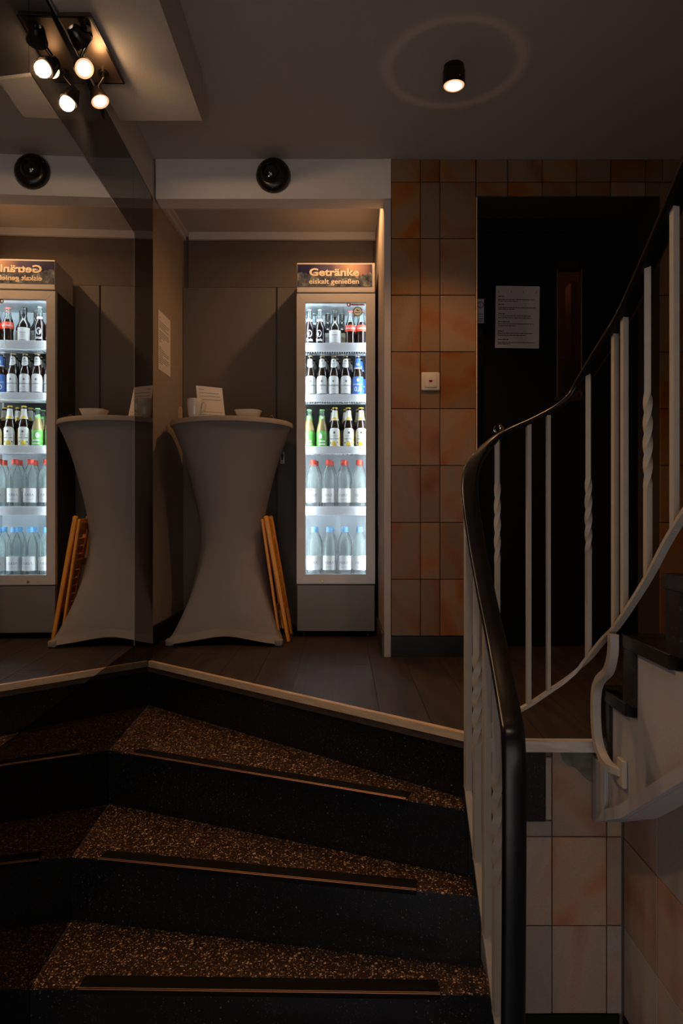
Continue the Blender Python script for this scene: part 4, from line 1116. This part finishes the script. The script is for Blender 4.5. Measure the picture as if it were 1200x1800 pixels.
def mug():
    c = at(342.5, 735, 3.385)
    t = thing('coffee_mug', 'white china coffee mug on the high table beside the folded card', 'mug', (c.x, 3.385, TT))
    MB().lathe([(0, .002), (.026, .0), (.0290, .004), (.0335, .030), (.0372, .070), (.0385, .102), (.0372, .103), (.0355, .070), (.0318, .030), (.0, .008)], 32, caps=False).build('cup', M['china'], t, smooth=True, angle=60)
    p = catmull([(.0360, 0, .082), (.052, 0, .086), (.0585, 0, .070), (.054, 0, .050), (.0345, 0, .034)], 6)
    MB().tube([Vector((q.x*math.cos(-.25), q.x*math.sin(-.25), q.z)) for q in p], .0042, 8).build('handle', M['china'], t, smooth=True)
    c = at(436, 735, 3.40)
    t = thing('serving_bowl', 'low white china bowl with slanted sides on the high table', 'bowl', (c.x, 3.40, TT))
    n = 40; mb = MB(); rings = []
    for r, z in ((0.046, .0), (.049, .003), (.066, .043), (.0685, .0455), (.066, .0465), (.061, .040), (.044, .008)):
        rings.append([mb.bm.verts.new(((r*(1/max(abs(math.cos(a)), abs(math.sin(a))))**.45)*math.cos(a), (r*(1/max(abs(math.cos(a)), abs(math.sin(a))))**.45)*math.sin(a), z)) for a in [2*PI*k/n for k in range(n)]])
    for A, B in zip(rings, rings[1:]):
        for k in range(n): mb.bm.faces.new([A[k], A[(k+1) % n], B[(k+1) % n], B[k]])
    mb.bm.faces.new(rings[0][::-1]); mb.bm.faces.new(rings[-1])
    mb.build('bowl_body', M['china'], t, smooth=True, angle=50)
    # card
    bl = at(349, 745, 3.46); br = at(391, 745, 3.50)
    t = thing('printed_card', 'upright white card with printed lines behind the mug on the high table', 'card', (bl.x, 3.46, TT))
    ux = Vector((.128, .055, 0)); up = Vector((-.022, .040, .192))
    nn = ux.cross(up).normalized()
    if nn.y > 0: nn = -nn
    nh = Vector((nn.x, nn.y, 0)).normalized()
    MB().prism([Vector((0, 0, .002)), ux+Vector((0, 0, .002)), ux+up+Vector((-.004, 0, -.004)), up], nn*-.0012).build('card_sheet', M['paper'], t)
    mb = MB()
    for f, a, b in ((.90, .10, .28), (.80, .10, .85), (.71, .10, .88), (.62, .10, .90), (.28, .10, .90), (.20, .10, .92), (.12, .10, .6)):
        x = a
        while x < b-.01:
            l = min(random.uniform(.03, .10), b-x)
            q = [ux*x+up*f, ux*(x+l)+up*f, ux*(x+l)+up*(f+.012), ux*x+up*(f+.012)]
            mb.prism([p+nn*.0006 for p in q], nn*-.0003); x += l+.012
    mb.build('print', M['ink_grey'], t)['kind'] = 'stuff'
    MB().prism([ux*.05-nh*.0025+Vector((0, 0, .0004)), ux*.95-nh*.0025+Vector((0, 0, .0004)), ux*.95-nh*.06+Vector((0, 0, .0004)), ux*.05-nh*.06+Vector((0, 0, .0004))], (0, 0, .001)).build('rear_flap', M['paper'], t)
    # small wooden spatula-like tag standing at the wall side, wire ring at the other side
    c = at(317, 735, 3.47)
    t = thing('wooden_tag', 'small upright wooden tag on the high table next to the beige wall', 'tag', (c.x, 3.47, TT))
    MB().box(-.014, .014, -.010, .010, .0004, .008, bev=.001).build('foot', M['lightwood'], t)
    pts = [(-.010, 0, .0085), (.010, 0, .0085), (.0105, 0, .062), (.006, 0, .076), (0, 0, .080), (-.006, 0, .076), (-.0105, 0, .062)]
    MB().prism(pts, (0, .004, 0)).build('blade', M['lightwood'], t)
    c = at(476, 735, 3.40)
    t = thing('wire_ring', 'tiny coppery wire loop lying upright on the high table rim', 'wire loop', (c.x, 3.40, TT))
    p = [Vector((.010*math.cos(a)+.002, .002*math.sin(2*a), .012+.011*math.sin(a))) for a in [-PI/2+2*PI*k/24*.93 for k in range(25)]]
    MB().tube([Vector((-.012, -.002, .0014))]+p, .0012, 6).build('wire', M['copper'], t, smooth=True)
mug()

def folded_stool():
    lean = math.radians(-10.2)
    t = thing('folded_stand', 'orange varnished wooden folding stand leaning folded against the covered table', 'folding stand', (-.264, 3.40, .004), (0, lean, 0))
    L = .628; dpt = .21
    for k, (xa, xb, ln, w) in enumerate(((0, 0, L, .0115), (-.021, -.040, L-.012, .0075))):
        for y in (0, dpt):
            n = 10; z0 = 0 if k == 0 else .035
            path = [Vector((xb+(xa-xb)*i/n, y, z0+(ln-z0)*i/n)) for i in range(n+1)]
            ws = [.75+.25*min(1, i/7) for i in range(n+1)]
            mb = MB(); rings = []
            for p, q in zip(path, ws):
                rings.append([mb.bm.verts.new(p+Vector((a*w*q, b*.011, 0))) for a, b in ((-1, -.6), (-.6, -1), (.6, -1), (1, -.6), (1, .6), (.6, 1), (-.6, 1), (-1, .6))])
            tip = path[-1]+Vector((0, 0, .006))
            rings.append([mb.bm.verts.new(tip+Vector((a*w*.6, b*.007, 0))) for a, b in ((-1, -.6), (-.6, -1), (.6, -1), (1, -.6), (1, .6), (.6, 1), (-.6, 1), (-1, .6))])
            for A, B in zip(rings, rings[1:]):
                for q in range(8): mb.bm.faces.new([A[q], A[(q+1) % 8], B[(q+1) % 8], B[q]])
            mb.bm.faces.new(rings[0][::-1]); mb.bm.faces.new(rings[-1])
            mb.build('rail', M['orangewood'], t)
        for z in ([.60, .555] + [.50-.042*i for i in range(9)] if k == 0 else (.59, .40, .16)):
            x = xb+(xa-xb)*z/ln
            MB().box(x-.005, x+.005, .0115, dpt-.0115, z-.018, z+.018, bev=.002).build('slat', M['orangewood'], t)
folded_stool()

# ------------------------------------------------------------------ lamps and camera dome
def spot_bar():
    y0, y1 = 1.905, 2.20
    t = thing('spot_lamp', 'bronze plate ceiling lamp with lit adjustable spots beside the mirror', 'ceiling lamp', (-.748, 2.05, BEAM))
    O = Vector(t.location)
    MB().box(-.047, .048, y0-2.05, y1-2.05, -.014, -.0006, bev=.004, seg=2).build('plate', M['bronze'], t)
    mb = MB(); a, b, c, d = -.047, .048, y0-2.05, y1-2.05
    mb.box(a, b, c-.003, c+.003, -.0165, -.0142); mb.box(a, b, d-.003, d+.003, -.0165, -.0142); mb.box(b-.003, b+.003, c, d, -.0165, -.0142)
    mb.build('plate_rim', M['darksteel'], t)
    for (bp, tgt) in ((Vector((-.738, 1.945, 1.985)), Vector((-.28, 3.05, 1.50))), (Vector((-.748, 1.985, 1.937)), Vector((.30, 1.0, .45))), (Vector((-.760, 2.150, 1.941)), Vector((-.30, 1.95, .80)))):  # first head is added, aimed away to light the beam and niche
        ax = (tgt-bp).normalized()
        c = bp-O
        h = MB().lathe([(.010, -.046), (.017, -.042), (.022, -.026), (.0295, -.004), (.0295, .003), (.0280, .003), (.0275, -.003)], 28, c, caps=False, axis=ax).build('spot_head', M['darksteel'], t, smooth=True, angle=50)
        MB().lathe([(0, .0012), (.0205, .0008), (.0205, -.002), (0, -.002)], 28, c, axis=ax).build('bulb', M['bulb'], h, smooth=True, angle=60)
        MB().lathe([(.0206, .0006), (.0274, .0024), (.0274, -.002), (.0206, -.002)], 28, c, caps=False, axis=ax).build('reflector', M['bulbrim'], h, smooth=True, angle=60)
        top = Vector((c.x+.012, c.y-.006, -.0145)); bk = c-ax*.034
        MB().tube([top, top+Vector((0, 0, -.018)), bk+Vector((0, 0, .012)), bk], .006, 10).build('arm', M['darksteel'], t, smooth=True)
        MB().lathe([(.015, -.008), (.015, 0)], 16, top).build('arm_base', M['darksteel'], t)
        lamp('spot_light', 'SPOT', bp+ax*.012, 14 if ax.y < .5 else 6, target=bp+ax, size=.022, angle=150 if ax.y < .5 else 84, blend=1.0 if ax.y < .5 else .6)
    lamp('spot_spill', 'POINT', (-.735, 2.075, 1.985), .42, size=.02)
spot_bar()

def ceiling_spot(c, label, power, tgt, col=WARM):
    c = Vector(c)
    t = thing('ceiling_spotlight', label, 'ceiling lamp', c)
    MB().lathe([(.0, -.0005), (.036, -.0005), (.036, -.016), (.034, -.018)], 28, caps=False).build('mount', M['darksteel'], t, smooth=True, angle=40)
    MB().lathe([(.034, -.0182), (.0395, -.020), (.0395, -.068), (.0375, -.070), (.0360, -.066)], 32, caps=False).build('housing', M['darksteel'], t, smooth=True, angle=40)
    ln = MB().lathe([(0, -.073), (.018, -.0725), (.028, -.0705), (.0282, -.067), (0, -.067)], 32).build('lens', M['bulb2'], t, smooth=True, angle=60)
    MB().lathe([(.0283, -.0703), (.0358, -.069), (.0358, -.066), (.0283, -.067)], 32, caps=False).build('lens_rim', M['bulbrim'], t, smooth=True)
    MB().lathe([(0, 0), (.0025, .0005), (.0025, .004), (0, .005)], 10, (.012, -.0393, -.058), axis=(.3, -1, 0)).build('screw', M['chrome'], t)
    lamp('downlight', 'SPOT', c+Vector((0, 0, -.078)), power, target=c+Vector(tgt), col=col, size=.02, angle=104, blend=.55)
    # stray light of the glass lens edge: ring on the ceiling around the lamp
    o = lamp('lens_ring', 'POINT', c+Vector((0, 0, -.082)), .5, size=.008)
    l = o.data; l.use_nodes = True; nt = l.node_tree
    em = nt.nodes['Emission']; tc = nt.nodes.new('ShaderNodeTexCoord'); sp = nt.nodes.new('ShaderNodeSeparateXYZ')
    nt.links.new(tc.outputs['Normal'], sp.inputs[0])
    z0 = .082/math.hypot(.082, .222)
    a = nt.nodes.new('ShaderNodeMath'); a.operation = 'SUBTRACT'; a.inputs[1].default_value = z0; nt.links.new(sp.outputs['Z'], a.inputs[0])
    b = nt.nodes.new('ShaderNodeMath'); b.operation = 'ABSOLUTE'; nt.links.new(a.outputs[0], b.inputs[0])
    m = nt.nodes.new('ShaderNodeMapRange'); m.interpolation_type = 'SMOOTHSTEP'; m.inputs['From Min'].default_value = 0; m.inputs['From Max'].default_value = .05
    m.inputs['To Min'].default_value = 1; m.inputs['To Max'].default_value = 0
    nt.links.new(b.outputs[0], m.inputs[0]); nt.links.new(m.outputs[0], em.inputs['Strength'])
ceiling_spot((.397, 2.412, CEIL), 'small dark cylinder ceiling spotlight in front of the tiled pillar', 23, (0, .10, -1), (1.0, .50, .21))
ceiling_spot((.05, .35, CEIL), 'unseen small cylinder ceiling spotlight added above the foot of the stairs', 16, (.10, .10, -1), (1.0, .74, .52))  # out of view, added to brighten the well tiles

def dome_camera():
    c = at(480.5, 310, YP)
    t = thing('dome_camera', 'black round eyeball surveillance camera on the white beam', 'camera', (c.x, YP-.0005, c.z))
    MB().lathe([(.076, 0), (.0775, .006), (.074, .020), (.066, .030), (.052, .038), (0, .038)], 40, axis=(0, -1, 0)).build('base', M['blackplastic'], t, smooth=True, angle=40)
    ax = Vector((-.10, -1, -.06)).normalized(); bc = Vector((-.006, -.020, -.002))
    MB().lathe([(.050*math.sin(a), -.050*math.cos(a)) for a in [PI*k/16 for k in range(3, 13)]], 36, bc, caps=True, axis=ax).build('eyeball', M['blackplastic'], t, smooth=True, angle=60)
    MB().lathe([(.0365, .034), (.0365, .044), (.032, .044), (.029, .036)], 36, bc, caps=False, axis=ax).build('lens_ring', M['darksteel'], t, smooth=True, angle=40)
    MB().lathe([(.029, .036), (.020, .037), (.012, .042), (0, .044)], 30, bc, caps=False, axis=ax).build('lens', M['lens'], t, smooth=True, angle=60)
    for a in (.5, 2.6, 4.7):
        MB().lathe([(.003, 0), (.003, .0015), (0, .002)], 8, (.064*math.cos(a), -.0305, .064*math.sin(a)), axis=(0, -1, 0)).build('screw', M['steel'], t)
dome_camera()

def niche_downlight():
    c = Vector((.02, 3.34, CEIL))
    t = thing('niche_downlight', 'flush round downlight in the niche ceiling behind the white beam', 'ceiling lamp', c)
    MB().lathe([(.036, -.0004), (.036, -.006), (.030, -.007), (.029, -.003)], 28, caps=False).build('rim', M['steel'], t, smooth=True, angle=40)
    MB().lathe([(0, -.004), (.0285, -.004), (.0285, -.001), (0, -.001)], 28).build('lens', M['bulb2'], t)
    lamp('niche_light', 'SPOT', c+Vector((0, 0, -.010)), 14, target=c+Vector((0, 0, -1)), col=(1.0, .55, .26), size=.02, angle=165, blend=.6)
niche_downlight()
